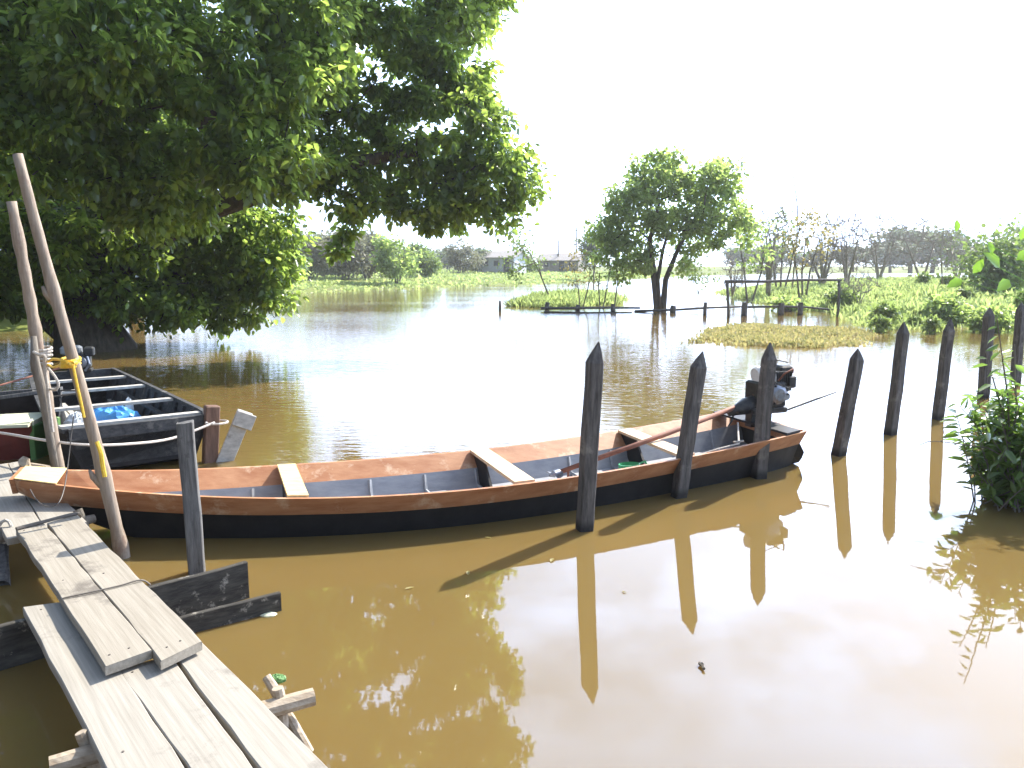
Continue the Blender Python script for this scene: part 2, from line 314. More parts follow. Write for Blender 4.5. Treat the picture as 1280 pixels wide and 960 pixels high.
def bank(name,poly,cell,hmax,slope,m,label,seed=1):
    poly=np.array(poly); x0,y0=poly.min(0)-2; x1,y1=poly.max(0)+2
    nx=int((x1-x0)/cell)+2; ny=int((y1-y0)/cell)+2
    X,Y=np.meshgrid(np.linspace(x0,x1,nx),np.linspace(y0,y1,ny)); P=np.stack([X.ravel(),Y.ravel()],1)
    def hf(P):
        s=sdist(P,poly)+ (vnoise(P,2.2,seed)-.5)*1.4+(vnoise(P,.9,seed+3)-.5)*.5
        h=hmax*(1-np.exp(-np.maximum(s,0)*slope/hmax))+np.minimum(s,0)*slope*1.5
        return h+np.where(s>0,(vnoise(P,1.3,seed+7)-.5)*.14*np.minimum(s,1),0), s
    H,S=hf(P); V=np.column_stack([P,np.maximum(H,-1.0)])
    idx=np.arange(nx*ny).reshape(ny,nx); q=np.stack([idx[:-1,:-1],idx[:-1,1:],idx[1:,1:],idx[1:,:-1]],-1).reshape(-1,4)
    q=q[(S[q]>-1.8).any(1)]
    o=npmesh(name,V,q,m,smooth=True); tag(o,label,kind='structure')
    return hf
G=lambda px,py:tuple(at(px,py,0).xy)
right_poly=[G(905,368),G(960,379),G(1010,386),G(1050,392),G(1075,402),G(1110,409),G(1200,407),G(1300,414),(26,20),(48,20),(75,45),(70,80),(38,92),G(1180,349),G(1090,351),G(1010,354),G(935,359)]
hf_right=bank('river_bank',right_poly,.45,.75,.22,M['soil'],'low grassy bank on the right side',1)
far_poly=[(-140,40),(-70,44),(-34,47),G(345,368),G(400,364.5),G(470,362),G(560,358.5),G(640,356),G(700,354),G(760,350.5),G(850,345),(60,175),(160,190),(300,200),(400,420),(-400,420),(-300,60)]
hf_far=bank('far_bank',far_poly,1.6,.9,.1,M['soil'],'far grassy shore across the river',5)
isl_poly=[G(645,382),G(680,385),G(730,384),G(765,381),G(785,377),G(775,374),G(720,372),G(665,375)]
hf_isl=bank('islet',isl_poly,.3,.4,.3,M['soil'],'small grassy islet left of the marsh tree',9)
left_poly=[(-13,24.5),(-18,21.5),(-26,19),(-60,16),(-80,60),(-30,50),(-16,32)]
hf_left=bank('left_bank',left_poly,.7,.8,.3,M['soil'],'shaded ground under the left-hand trees',13)

# ---------------------------------------------------------------- leaves and trees
def leaves(P,D,Nn,Ls,Ws,fold=.25,curve=.15):
    """6-vertex folded leaves. P base, D tip dir, Nn normal-ish, Ls length, Ws half width"""
    D=D/np.linalg.norm(D,axis=1)[:,None]; S=np.cross(D,Nn); S/=np.maximum(np.linalg.norm(S,axis=1),1e-6)[:,None]; U=np.cross(S,D)
    n=len(P); L_=Ls[:,None]; W_=Ws[:,None]
    b=P; t=P+D*L_-U*L_*curve
    l1=P+D*L_*.32+S*W_*.9+U*W_*fold; r1=P+D*L_*.32-S*W_*.9+U*W_*fold
    l2=P+D*L_*.68+S*W_*.75+U*(W_*fold-L_*curve*.4); r2=P+D*L_*.68-S*W_*.75+U*(W_*fold-L_*curve*.4)
    V=np.stack([b,l1,l2,t,r2,r1],1).reshape(-1,3)
    k=(np.arange(n)*6)[:,None]
    q=np.concatenate([k+np.array([[0,3,2,1]]),k+np.array([[0,5,4,3]])],0)
    return V,q
def clumps(C,per,rc,Lm,wr,rs,droop=.35,flat=.7,jl=.35):
    n=len(C)*per; c=np.repeat(C,per,0)
    o=rs.normal(size=(n,3))*rc*np.array([1,1,flat])*.6
    crr=np.repeat(rs.uniform(.65,1.3,len(C)),per)[:,None]; o*=crr
    D=o/np.maximum(np.linalg.norm(o,axis=1),1e-6)[:,None]+rs.normal(size=(n,3))*.7; D[:,2]-=droop
    Nn=rs.normal(size=(n,3))*.7; Nn[:,2]+=1.0
    Ls=Lm*(1+rs.uniform(-jl,jl,n)); return leaves(c+o,D,Nn,Ls,Ls*wr)
def skeleton(trunks,C,rs,step=.5,tip=.012,power=2.3,arch=.12,maxr=None):
    """trunks: list of polylines (all rooted). C attractors. returns node pos, parent, radius"""
    pos=[];par=[];lock={}
    for tr in trunks:
        base=None
        for i,(p,r) in enumerate(tr):
            p=np.array(p,float)
            if i==0 and pos:
                dd=np.linalg.norm(np.array(pos)-p,axis=1); j=int(dd.argmin())
                if dd[j]<.05: base=j; continue
            pos.append(p); par.append(base if base is not None else -1); base=len(pos)-1; lock[base]=r
    root=np.array(pos[0]); starts=[i for i in range(len(pos))]
    order=np.argsort(np.linalg.norm(C-np.array(trunks[0][-1][0]),axis=1))
    rd=[0 if par[i]<0 else 0 for i in range(len(pos))]
    for k in order:
        a=C[k]; P=np.array(pos); d=np.linalg.norm(P-a,axis=1)
        pen=np.where(P[:,2]>a[2]+.3,1.35,1.0)
        pen=pen*np.where(P[:,2]<root[2]+.25*(a[2]-root[2]),1.5,1)
        j=int((d*pen).argmin()); L_=d[j]; m=max(1,int(L_/step)); prev=j; p0=P[j]
        for i in range(1,m+1):
            f=i/m; q=p0+(a-p0)*f; q=q+np.array([0,0,arch*L_*math.sin(f*math.pi)])+(rs.normal(size=3)*step*.13 if i<m else 0)
            pos.append(q); par.append(prev); prev=len(pos)-1
    n=len(pos); rad=np.zeros(n); kids=[[] for _ in range(n)]
    for i in range(n):
        if par[i]>=0: kids[par[i]].append(i)
    for i in range(n-1,-1,-1):
        a=sum(rad[c]**power for c in kids[i]); rad[i]=max(tip,a**(1/power)) if kids[i] else tip
        if i in lock: rad[i]=max(lock[i],min(rad[i],lock[i])) if lock[i] else rad[i]
        elif maxr: rad[i]=min(rad[i],maxr)
    # cap child radii to parent's
    for i in range(n):
        if par[i]>=0 : rad[i]=min(rad[i],rad[par[i]]*.97)
    return pos,par,rad,kids
def branches_mb(pos,par,rad,kids,n1=8):
    mb=MB(); start=[(i,None) for i in range(len(pos)) if par[i]<0]
    while start:
        i,pre=start.pop(); ch=[i]; 
        while kids[ch[-1]]:
            ks=sorted(kids[ch[-1]],key=lambda c:-rad[c])
            for c in ks[1:]: start.append((c,ch[-1]))
            ch.append(ks[0])
        pts=[pos[c] for c in ch]; rr=[rad[c] for c in ch]
        if pre is not None: pts=[pos[pre]]+pts; rr=[min(rad[pre],rr[0]*1.15)]+rr
        if len(pts)>1: mb.tube(pts,rr,n=(n1 if max(rr)>.05 else 5 if max(rr)>.02 else 4),cap=True)
    return mb
def ell(rs,c,r,n,shell=.45):
    v=rs.normal(size=(n,3)); v/=np.linalg.norm(v,axis=1)[:,None]; u=rs.uniform(shell**3,1,n)**(1/3)
    return np.array(c)+v*u[:,None]*np.array(r)
def spread(C,dmin):
    keep=[]
    for c in C:
        if not keep or np.min(np.linalg.norm(np.array(keep)-c,axis=1))>dmin: keep.append(c)
    return np.array(keep)
def make_tree(name,label,cat,base,trunks,C,per,rc,Lm,wr,leafm,barkm,seed,group=None,step=.5,tip=.012,droop=.35,flat=.7,arch=.12,power=2.3,maxr=None,leafpick=None,n1=8):
    """everything in world coords, stored relative to the base point"""
    rs=np.random.RandomState(seed); b=np.array(base,float)
    root=empty(name,base,label,cat,group)
    pos,par,rad,kids=skeleton(trunks,C,rs,step=step,tip=tip,arch=arch,power=power,maxr=maxr)
    mb=branches_mb([p-b for p in pos],par,rad,kids,n1); mb.build('trunk',barkm,root,smooth=True)
    if per>0:
        CC=C if leafpick is None else C[leafpick(C,rs)]
        V,q=clumps(CC-b,per,rc,Lm,wr,rs,droop,flat); npmesh('crown',V,q,leafm,root)
    return root

# --- the big tree on the left
def E(px,py,Y,rx,ry,rd):
    c=atY(px,py,Y); s=Y/F; return (c,(rx*s,rd,ry*s))
rs=np.random.RandomState(4)
ells=[(E(545,165,18.5,85,75,1.3),46),(E(475,70,18.3,90,80,1.4),40),(E(565,60,18.8,46,78,1.3),26),(E(345,75,14.6,80,80,1.4),40),(E(320,190,14.8,62,55,1.2),30),(E(430,175,18.2,60,42,1.2),18),
 (E(170,60,13.6,105,75,1.6),46),(E(60,160,14.2,110,80,1.7),50),(E(180,210,15.2,90,65,1.4),40),(E(-60,40,14,110,120,2),44),(E(380,20,15.2,40,110,1.),18),
 (E(290,318,20.4,74,60,1.3),70),(E(228,368,20,46,34,1.1),30),(E(335,352,20.4,28,34,.9),20),(E(190,250,19.5,60,35,1),16),(E(270,388,20.2,60,20,.8),20),(E(330,300,20.4,45,45,1),20),(E(120,300,18,80,60,1.5),30),(E(40,330,18.5,90,75,1.5),44),(E(-60,300,18,80,110,2),40),(E(150,365,18.6,45,30,1),12),
 (E(190,378,18.9,62,26,.8),22),(E(300,40,22,110,100,2),60),(E(300,170,23.5,90,50,1.5),44),(E(150,90,22.5,120,110,2),50),(E(215,262,16.6,45,28,1),14),(E(380,222,17,42,26,1),12),(E(400,-120,15.4,100,70,1.6),34),(E(130,-160,15,220,140,2.6),80),(E(260,-340,15.5,200,100,2.4),46),(E(575,-90,18.8,80,95,1.8),50),(E(560,-230,18.8,75,90,1.8),34),(E(420,-270,16,100,90,1.8),44),  # deepest masses: unseen back crown, added to shade left foliage and water
 (E(612,215,18.5,52,34,.9),26),(E(595,120,18.6,18,40,.8),9),(E(-150,150,16,160,240,3),60),(E(560,262,18.4,50,18,.7),12),(E(430,262,18,16,30,.5),9),(E(470,240,18.2,40,26,.8),14),(E(545,275,18.4,40,16,.6),9),(E(425,300,18,8,22,.3),5),(E(495,250,18,16,26,.4),6),(E(628,266,18.5,24,14,.4),5),(E(660,235,18.5,12,12,.3),3)]
C=np.concatenate([ell(rs,e[0],e[1],int(n*2.1),.5) for e,n in ells]); C=spread(C,.40)
# gap where sky shows between the bough and the lower foliage
tb=at(120,436,0)
Yk=19.3
q=lambda px,py,Y=18.5:tuple(atY(px,py,Y))
trunks=[[((tb.x,tb.y,-.8),1.15),((tb.x,tb.y,.0),.95),((tb.x-.1,tb.y,.7),.72),(q(128,345,19.3),.62),(q(150,270,18.8),.52),(q(120,120,18),.36),(q(180,-80,17.8),.22)],
 [(q(128,345,19.3),.6),(q(180,305,18.8),.36),(q(236,268,18.2),.28),(q(330,240,17.8),.22),(q(430,205,17.6),.15),(q(520,190,17.6),.09)],
 [(q(150,270,18.8),.4),(q(250,150,18),.27),(q(360,70,17.6),.2),(q(450,-20,17.6),.13)],
 [((tb.x,tb.y,.0),.6),(q(60,390,20),.42),(q(30,300,19.3),.34),(q(-20,150,18.5),.26)],
 [((tb.x-.1,tb.y,.7),.5),(q(175,375,19.4),.24),(q(215,345,20),.13),(q(250,335,20.3),.05)]]
make_tree('riverside_tree','huge dark green leafy tree overhanging the river, thick trunk at left','tree',(tb.x,tb.y,0),trunks,C,125,.27,.165,.34,M['lf_big'],M['bark'],4,step=.45,tip=.012,droop=.75,flat=.7,arch=.05,power=2.6,maxr=.2)
# trees standing behind it on the shaded bank
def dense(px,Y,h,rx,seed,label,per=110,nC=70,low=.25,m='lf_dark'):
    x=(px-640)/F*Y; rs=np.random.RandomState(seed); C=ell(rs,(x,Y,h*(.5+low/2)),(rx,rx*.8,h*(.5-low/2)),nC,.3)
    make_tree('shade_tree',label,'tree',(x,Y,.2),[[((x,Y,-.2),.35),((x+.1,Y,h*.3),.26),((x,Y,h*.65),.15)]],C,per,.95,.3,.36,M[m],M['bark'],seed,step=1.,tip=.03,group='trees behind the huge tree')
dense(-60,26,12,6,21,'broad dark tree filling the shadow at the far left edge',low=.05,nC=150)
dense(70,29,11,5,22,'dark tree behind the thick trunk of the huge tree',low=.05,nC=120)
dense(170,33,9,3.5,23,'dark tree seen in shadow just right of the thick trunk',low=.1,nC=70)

# --- marsh tree standing in the water
tb=at(822,384,0); Y=tb.y; k=lambda px,py,d=0:tuple(atY(px,py,Y+d))
rs=np.random.RandomState(8)
el=[(E(828,218,Y,50,28,1.6),30),(E(880,232,Y,40,30,1.6),26),(E(795,258,Y,42,36,1.8),36),(E(845,275,Y,52,32,1.6),36),(E(910,218,Y,25,22,.8),12),(E(905,268,Y,34,30,1.3),22),(E(765,285,Y,24,30,1.),16),(E(790,312,Y,34,18,1.2),12),(E(880,305,Y,34,15,1.2),9),(E(930,298,Y,14,16,.6),5),(E(770,335,Y,16,16,.6),6),(E(795,328,Y,22,18,.9),8),(E(862,328,Y,24,14,.9),7),(E(748,300,Y,14,22,.7),6)]
C=spread(np.concatenate([ell(rs,e[0],tuple(np.array(e[1])*.95),int(n*1.6),.2) for e,n in el]),.43)
trunks=[[((tb.x,Y,-.5),.2),((tb.x,Y,0),.19),(k(817,340),.15),(k(812,300),.11),(k(825,250),.06)],
 [((tb.x+.28,Y+.1,-.5),.17),((tb.x+.28,Y+.1,0),.16),(k(832,350,.1),.13),(k(846,315,.2),.10),(k(872,265,.2),.05)],
 [((tb.x+.05,Y-.1,0),.12),(k(822,350,-.1),.1),(k(828,315,-.2),.08),(k(838,280,-.2),.05)]]
make_tree('marsh_tree','round green tree with dark twin trunk standing in shallow water','tree',(tb.x,Y,0),trunks,C,78,.34,.2,.36,M['lf_marsh'],M['bark'],8,step=.5,tip=.014,droop=.3)

def crown_tree(name,label,px,py,hpx,wpx,seed,leafm='lf_marsh',barkm='bark2',per=60,nC=40,Lm=.2,rc=.5,lean=0,low=.35,group=None,stems=1,z0=0,cat='tree',Y=None,tip=.014,r0=None,droop=.3,step=.5):
    b=at(px,py,z0) if Y is None else Vector(((px-640)/F*Y,Y,z0)); Y=b.y; s=Y/F; h=hpx*s; w_=wpx*s/2; rs=np.random.RandomState(seed)
    lx=lean*s; C=ell(rs,(b.x+lx,Y,b.z+h*(.5+low/2)),(w_,w_*.85,h*(.5-low/2)),nC,.15)
    r0=r0 or max(.03,h*.018)
    tr=[]
    for i in range(stems):
        a=(i-(stems-1)/2)*.18*h/ max(1,stems-1 or 1)
        tr.append([((b.x+a*.25,Y+rs.uniform(-.1,.1)*(i>0),b.z-.4),r0),((b.x+a*.3,Y,b.z+.02),r0),((b.x+a+lx*.35+rs.uniform(-.04,.04)*h,Y+rs.uniform(-.1,.1),b.z+h*.35),r0*.75),((b.x+a*1.6+lx*.8,Y,b.z+h*.68),r0*.45)])
    return make_tree(name,label,cat,tuple(b),tr,C,per,rc,Lm,.36,M[leafm],M[barkm],seed,group=group,step=step,tip=tip,droop=droop)
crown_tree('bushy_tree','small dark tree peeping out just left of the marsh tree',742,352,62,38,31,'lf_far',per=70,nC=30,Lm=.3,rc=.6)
crown_tree('leaning_tree','thin pale-leaved tree leaning left on the grassy islet',690,380,95,60,32,'lf_pale',per=20,nC=22,Lm=.16,rc=.35,lean=-36,low=.25,r0=.05)
SG='thin saplings on the islet'
crown_tree('sapling','thin sapling with yellowing leaves in the middle of the islet',727,384,68,52,33,'lf_yel',per=12,nC=16,Lm=.12,rc=.35,low=.4,stems=2,r0=.035,group=SG)
crown_tree('sapling','thin two-stemmed sapling with few leaves close left of the marsh tree',752,385,75,46,34,'lf_pale',per=10,nC=14,Lm=.12,rc=.3,low=.35,stems=2,r0=.035,group=SG)
crown_tree('sapling','slender dark-stemmed sapling at the right end of the islet',768,384,90,24,35,'lf_marsh',per=14,nC=12,Lm=.13,rc=.3,low=.4,r0=.04,group=SG)
crown_tree('flooded_shrub','low green shrub standing in water right of the marsh tree',873,366,34,38,36,'lf_pale',per=22,nC=16,Lm=.18,rc=.4,low=.3,stems=3,r0=.03,cat='shrub')
crown_tree('young_tree','light green young tree behind the left end of the pole frame',937,378,105,52,37,'lf_marsh',per=22,nC=26,Lm=.2,rc=.45,low=.4,stems=2,r0=.06)
crown_tree('yellow_tree','half bare tree with yellow-green leaves behind the pole frame',1003,380,115,58,38,'lf_yel',per=13,nC=34,Lm=.17,rc=.4,low=.35,stems=3,r0=.06)
crown_tree('young_tree','half bare tree with green tufts beside the yellow-green tree',975,372,105,64,39,'lf_pale',per=12,nC=34,Lm=.2,rc=.45,low=.35,stems=3,r0=.07)

# --- bare shrubs on the right bank
def bare(seed,h,w_,n,r0,stems,leaf=0):
    rs=np.random.RandomState(seed); n=int(n*1.5); C=ell(rs,(0,0,h*.55),(w_*1.15,w_,h*.45),n,.1)
    C[:,2]=np.maximum(C[:,2],h*.2)
    tr=[]
    for i in range(stems):
        a=2*math.pi*i/stems+rs.uniform(-.4,.4); d=np.array([math.cos(a),math.sin(a)])*w_*rs.uniform(.15,.55)
        tr.append([((d[0]*.1,d[1]*.1,-.3),r0),((d[0]*.25,d[1]*.25,h*.12),r0*.9),((d[0]*.8,d[1]*.8,h*.36),r0*.6),((d[0]*1.3,d[1]*1.3,h*.6),r0*.4)])
    pos,par,rad,kids=skeleton(tr,C,rs,step=h*.09,tip=.018,arch=.04,power=2.2,maxr=r0*.6)
    # twigs beyond each attractor
    mb=branches_mb(pos,par,rad,kids,6)
    for c in C:
        for _ in range(3):
            d=np.array([rs.normal()*.5,rs.normal()*.5,rs.uniform(.2,1.2)]); l=rs.uniform(.06,.26)*h
            mb.tube([c,c+d*l*.5+rs.normal(size=3)*.02*h,c+d*l],[.013,.009,.005],4)
    return mb
def bare_shrub(label,px,py,hpx,wpx,seed,n=60,stems=4,leafm=None,per=0,nl=0,z=None,group='bare shrubs on the right bank',name='bare_shrub',r=None,Y=None):
    b=at(px,py,.4) if Y is None else Vector(((px-640)/F*Y,Y,.4)); s=b.y/F; h=hpx*s; w_=wpx*s/2
    g=hf_right(np.array([[b.x,b.y]]))[0][0]; b.z=max(0,g) if z is None else z
    root=empty(name,tuple(b),label,'shrub',group)
    bare(seed,h,w_,n,r or max(.03,h*.02),stems).build('branches',M['twig'],root,smooth=True)
    if per:
        rs=np.random.RandomState(seed+50); C=ell(rs,(0,0,h*.55),(w_,w_*.8,h*.42),nl,.2); V,q_=clumps(C,per,.25*h/3,.12*h/3+.05,.4,rs); npmesh('foliage',V,q_,M[leafm],root)
    return root
bare_shrub('tall thin grey shrub with bare upright twigs behind the pole frame',960,366,118,44,41,70,4)
bare_shrub('wide bare shrub rising over the right end of the pole frame',1028,362,98,72,42,90,5)
bare_shrub('low forked bare shrub just right of the pole frame',1074,378,44,44,43,30,3)
bare_shrub('bare shrub of tangled grey twigs left of the shoreline gap',1058,362,92,70,44,90,5)
bare_shrub('broad tangled bare shrub in the middle of the bank',1098,358,84,66,45,90,5)
bare_shrub('bare shrub with a thick trunk forking to the right',1152,362,88,76,46,80,2,r=.09)
bare_shrub('bare shrub at the far side of the bank beside green bushes',1196,358,72,60,47,70,4,'lf_pale',14,16)
bare_shrub('sparse bare shrub behind the green bush at the right edge',1248,360,88,70,48,70,5)
bare_shrub('small grey bare shrub at the left tip of the bank',916,364,58,36,49,40,4)
bare_shrub('bare shrub with a few green leaves at far right behind bank',1285,362,85,60,50,60,4,'lf_pale',14,16)
# single tall dead stem
def stem(name,label,pts,rad,m,cat,group=None,n=6,extra=None):
    b=Vector(pts[0]); mb=MB(); mb.tube(pts,rad,n)
    if extra: extra(mb)
    return tag(mb.build(name,m,loc=b,smooth=True),label,cat,group)
Yp=atY(985,250,46)
def ex(mb):
    for px,py,dx,dy in((992,235,-7,-22),(990,222,6,-14),(988,205,-5,-12),(994,250,8,-20)):
        mb.tube([atY(px,py,46),atY(px+dx*.5,py+dy*.5,46),atY(px+dx,py+dy,46)],[.02,.015,.007],4)
stem('dead_stem','very tall thin dead stem rising above the bank shrubs',[tuple(atY(990,362,46)),tuple(atY(996,300,46)),tuple(atY(997,260,46)),tuple(atY(991,215,46)),tuple(atY(986,185,46)),tuple(atY(981,162,46))],[.05,.045,.035,.025,.018,.008],M['twig'],'dead tree',extra=ex)
stem('dead_stem','thin curved dead stem on the right bank above the middle shrubs',[tuple(atY(1178,355,44)),tuple(atY(1176,310,44)),tuple(atY(1182,275,44)),tuple(atY(1191,243,44))],[.04,.03,.02,.008],M['twig'],'dead tree')

# green weedy bushes on the bank
def weed_bush(label,px,py,hpx,wpx,seed,m='lf_pale',nC=26,per=40,Lm=.2,name='green_bush',group='green bushes on the right bank',Y=None,hf=hf_right):
    b=at(px,py,.3) if Y is None else Vector(((px-640)/F*Y,Y,.3)); s=b.y/F; h=hpx*s; w_=wpx*s/2
    b.z=max(0,hf(np.array([[b.x,b.y]]))[0][0]) if hf else 0
    rs=np.random.RandomState(seed); root=empty(name,tuple(b),label,'bush',group)
    C=ell(rs,(0,0,h*.5),(w_,w_*.8,h*.48),nC,.1); C[:,2]=np.maximum(C[:,2],.05)
    mb=MB()
    for c in C: mb.tube([(c[0]*.12,c[1]*.12,-.1),(c[0]*.55,c[1]*.55,c[2]*.65),tuple(c)],[.025,.016,.007],4)
    mb.build('stems',M['bark2'],root)
    V,q_=clumps(C,per,.28*h,Lm,.4,rs,.1); npmesh('foliage',V,q_,M[m],root); return root
weed_bush('dense green bush on the bank near the right edge',1245,378,70,62,61,'lf_pale',60,45,.2)
weed_bush('pale green bush at the very right edge of the bank',1290,372,80,60,62,'lf_pale',60,50,.2)
weed_bush('mid green weedy bush low on the bank slope',1180,394,32,50,63,'lf_marsh',30,40,.16)
weed_bush('low green bush hugging the shore behind the stakes',1240,402,30,46,65,'lf_marsh',26,40,.14)
weed_bush('small bush at the foot of the bare shrubs',1050,380,22,40,66,'lf_pale',20,30,.16)
weed_bush('dark little bush between bare shrub and frame post',985,380,20,36,67,'lf_marsh',18,30,.16)

rw=random.Random(77); wproto=None
for i in range(16):
    px=rw.uniform(1095,1290); py=rw.uniform(362,400); b=at(px,py,.4); zz=hf_right(np.array([[b.x,b.y]]))[0][0]
    if wproto is None: wproto=weed_bush('small leafy weed clump poking out of the bank grass',px,py,16,22,78,'lf_bank',12,34,.15,name='weed_clump',group='leafy weeds among the bank grass'); o=wproto; o.scale=(1,1,1)
    else: o=copy_tree(wproto); sc_=rw.uniform(.5,1.0); o.location=(b.x,b.y,max(0,zz)); o.scale=(sc_,sc_,sc_*rw.uniform(.7,1.4)); o.rotation_euler=(0,0,rw.uniform(0,6))
# --- grass on the banks
def grass(name,label,hf,poly,dens,h,seed,m='grass',wid=.05,region=None,smin=.0,per=7,rad=.16):
    rs=np.random.RandomState(seed); poly=np.array(poly); x0,y0=poly.min(0)-1; x1,y1=poly.max(0)+1
    if region: x0,x1,y0,y1=region
    n=int((x1-x0)*(y1-y0)*dens); P=np.column_stack([rs.uniform(x0,x1,n),rs.uniform(y0,y1,n)])
    # keep what the photo could see
    vis=(P[:,1]>3)&(np.abs(P[:,0]/P[:,1])<.9); P=P[vis]
    H,S=hf(P); k_=(H>-.06)&(S>smin-.5)&(vnoise(P,1.1,seed)+rs.uniform(-.3,.3,len(P))>.2); P=P[k_]; H=H[k_]
    hh=h*(.5+vnoise(P,1.7,seed+1)*1.0)
    n=len(P); c=np.repeat(np.column_stack([P,H-.03]),per,0); hh=np.repeat(hh,per)*rs.uniform(.5,1.2,n*per)
    o=rs.normal(size=(n*per,3))*rad; o[:,2]=0
    D=np.column_stack([rs.normal(size=n*per)*.55,rs.normal(size=n*per)*.55,np.ones(n*per)])
    Nn=np.column_stack([rs.normal(size=n*per),rs.normal(size=n*per),rs.normal(size=n*per)*.3])
    V,q_=leaves(c+o,D,Nn,hh,wid*rs.uniform(.6,1.4,n*per)*.5,.2,.25)
    o=npmesh(name,V,q_,M[m]); tag(o,label,'grass',kind='stuff'); return o
grass('bank_grass','bright green weedy grass covering the right bank',hf_right,right_poly,7,.32,71,wid=.11,region=(8,34,20,60),per=8,rad=.2)
grass('far_grass','pale green grass covering the far shore',hf_far,far_poly,1.1,.26,72,wid=.3,region=(-60,60,44,135),per=8,rad=.5)
grass('islet_grass','tall bright green grass covering the islet',hf_isl,isl_poly,26,.34,73,wid=.08,per=6,rad=.12)
# floating mat of yellowing weed
mat_poly=[G(866,424),G(905,431),G(960,434),G(1030,436),G(1080,428),G(1085,418),G(1040,409),G(985,410),G(940,404),G(905,409)]
def hf_flat(P):
    s=sdist(P,mat_poly)+(vnoise(P,.8,5)-.5)*.9; return np.where(s>0,.015+np.minimum(s,.5)*.08,-.5),s
grass('floating_weed','yellowish floating weed patch on the water between stakes and pole frame',hf_flat,mat_poly,30,.11,74,'float',wid=.07,smin=.5,per=9,rad=.11)
shore_poly=[G(1000,384),G(1045,392),G(1070,404),G(1110,412),G(1200,410),G(1300,418),G(1300,408),G(1200,402),G(1100,402),G(1050,386)]
def hf_shore(P):
    s=sdist(P,shore_poly)+(vnoise(P,.8,8)-.5)*.9; return np.where(s>0,.01,-.5),s
grass('shore_weed','low yellow green weed floating along the bank edge',hf_shore,shore_poly,22,.16,75,'grass',wid=.07,smin=.5,per=7,rad=.12)

# --- far shore: shrubs, trees
FS='shrubs along the far shore'
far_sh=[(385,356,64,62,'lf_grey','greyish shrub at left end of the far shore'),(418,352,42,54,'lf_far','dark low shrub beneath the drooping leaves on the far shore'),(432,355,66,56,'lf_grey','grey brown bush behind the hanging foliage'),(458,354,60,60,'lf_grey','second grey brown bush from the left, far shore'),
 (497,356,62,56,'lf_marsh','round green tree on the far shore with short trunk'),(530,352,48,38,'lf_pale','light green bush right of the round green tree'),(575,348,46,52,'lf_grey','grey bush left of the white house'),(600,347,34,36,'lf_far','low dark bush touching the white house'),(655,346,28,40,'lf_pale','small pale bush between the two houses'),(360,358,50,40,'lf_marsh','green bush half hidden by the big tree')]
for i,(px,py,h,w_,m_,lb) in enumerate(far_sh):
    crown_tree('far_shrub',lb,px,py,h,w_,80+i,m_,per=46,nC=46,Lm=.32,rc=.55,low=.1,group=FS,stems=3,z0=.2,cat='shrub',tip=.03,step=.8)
# hazy woods behind
proto=[]
for i in range(3):
    rs=np.random.RandomState(100+i); h=9.; C=ell(rs,(0,0,5.4),(4.6,4.2,3.6),80,.3)
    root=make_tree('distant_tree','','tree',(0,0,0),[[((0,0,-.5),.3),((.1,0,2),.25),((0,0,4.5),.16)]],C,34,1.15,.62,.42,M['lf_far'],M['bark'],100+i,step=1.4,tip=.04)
    proto.append(root)
farpos=[(1012,165,.7),(1062,170,.85),(1108,155,.9),(1133,162,1.4),(1160,158,1.3),(1199,166,.8),(1243,160,1.0),(1290,150,1.1),(1325,150,1.1),(965,175,.9),(925,180,.85),(560,172,.75),(520,165,.8),(470,150,.95),(430,140,.9),(395,130,1.),(350,125,1.),(300,120,1.1),(640,200,.7),(1360,150,1.2)]
used=[False]*3
for i,(px,Y,s) in enumerate(farpos):
    k_=i%3; o=proto[k_] if not used[k_] else copy_tree(proto[k_]); used[k_]=True
    o.location=((px-640)/F*Y,Y,.6); o.scale=(s*1.1,s*1.1,s*.68); o.rotation_euler=(0,0,i*1.3)
    o['group']='distant trees on the horizon'
    o['label']='hazy tree in the distant tree line on the right horizon' if px>850 else 'hazy distant tree behind the far shore on the left horizon'
    o['category']='tree'
o=None

# --- houses on the far shore
def house(label,px,Y,wd,dp,h,rh,rz,wallm,wins):
    x=(px-640)/F*Y; root=empty('wooden_house',(x,Y,.9),label,'house',rz=rz)
    mb=MB(); a,b=wd/2,dp/2
    mb.add([(-a,-b,-.6),(a,-b,-.6),(a,b,-.6),(-a,b,-.6),(-a,-b,h),(a,-b,h),(a,b,h),(-a,b,h),(-a,0,h+rh),(a,0,h+rh)],
      [(0,1,5,4),(2,3,7,6),(1,2,6,9,5),(3,0,4,8,7)]); mb.build('walls',wallm,root)
    mb=MB(); e=.4; t=.08
    for s in(-1,1):
        y1=s*(b+e); z1=h-e*rh/b
        pts=[(-a-e,0,h+rh+.02),(a+e,0,h+rh+.02),(a+e,y1,z1+.02),(-a-e,y1,z1+.02)]
        mb.add(pts+[(p[0],p[1],p[2]+t) for p in pts],[(0,1,2,3),(4,5,6,7),(0,1,5,4),(1,2,6,5),(2,3,7,6),(3,0,4,7)])
    mb.build('roof',M['roof'],root)
    for (wx,wz,ww,wh,nm) in wins:
        mb=MB(); mb.box((wx,-b-.01,wz),(ww+.16,.08,wh+.16)); f=mb.build('window' if nm=='w' else 'door',M['frame'],root)
        mb=MB(); mb.box((wx,-b-.06,wz),(ww,.03,wh)); mb.build('pane' if nm=='w' else 'door_panel',M['dark'],f)
    # gable vent on the left end
    mb=MB(); mb.box((-a-.02,0,h+rh*.35),(.05,.5,.4)); mb.build('gable_opening',M['dark'],root)
house('small whitewashed house with low gabled roof on the far shore',628,108,5.2,4.2,2.0,.75,R(-24),M['wall_w'],[(-1.4,1.2,.6,.6,'w'),(0.1,1.2,.6,.6,'w'),(1.6,.95,.8,1.7,'d')])
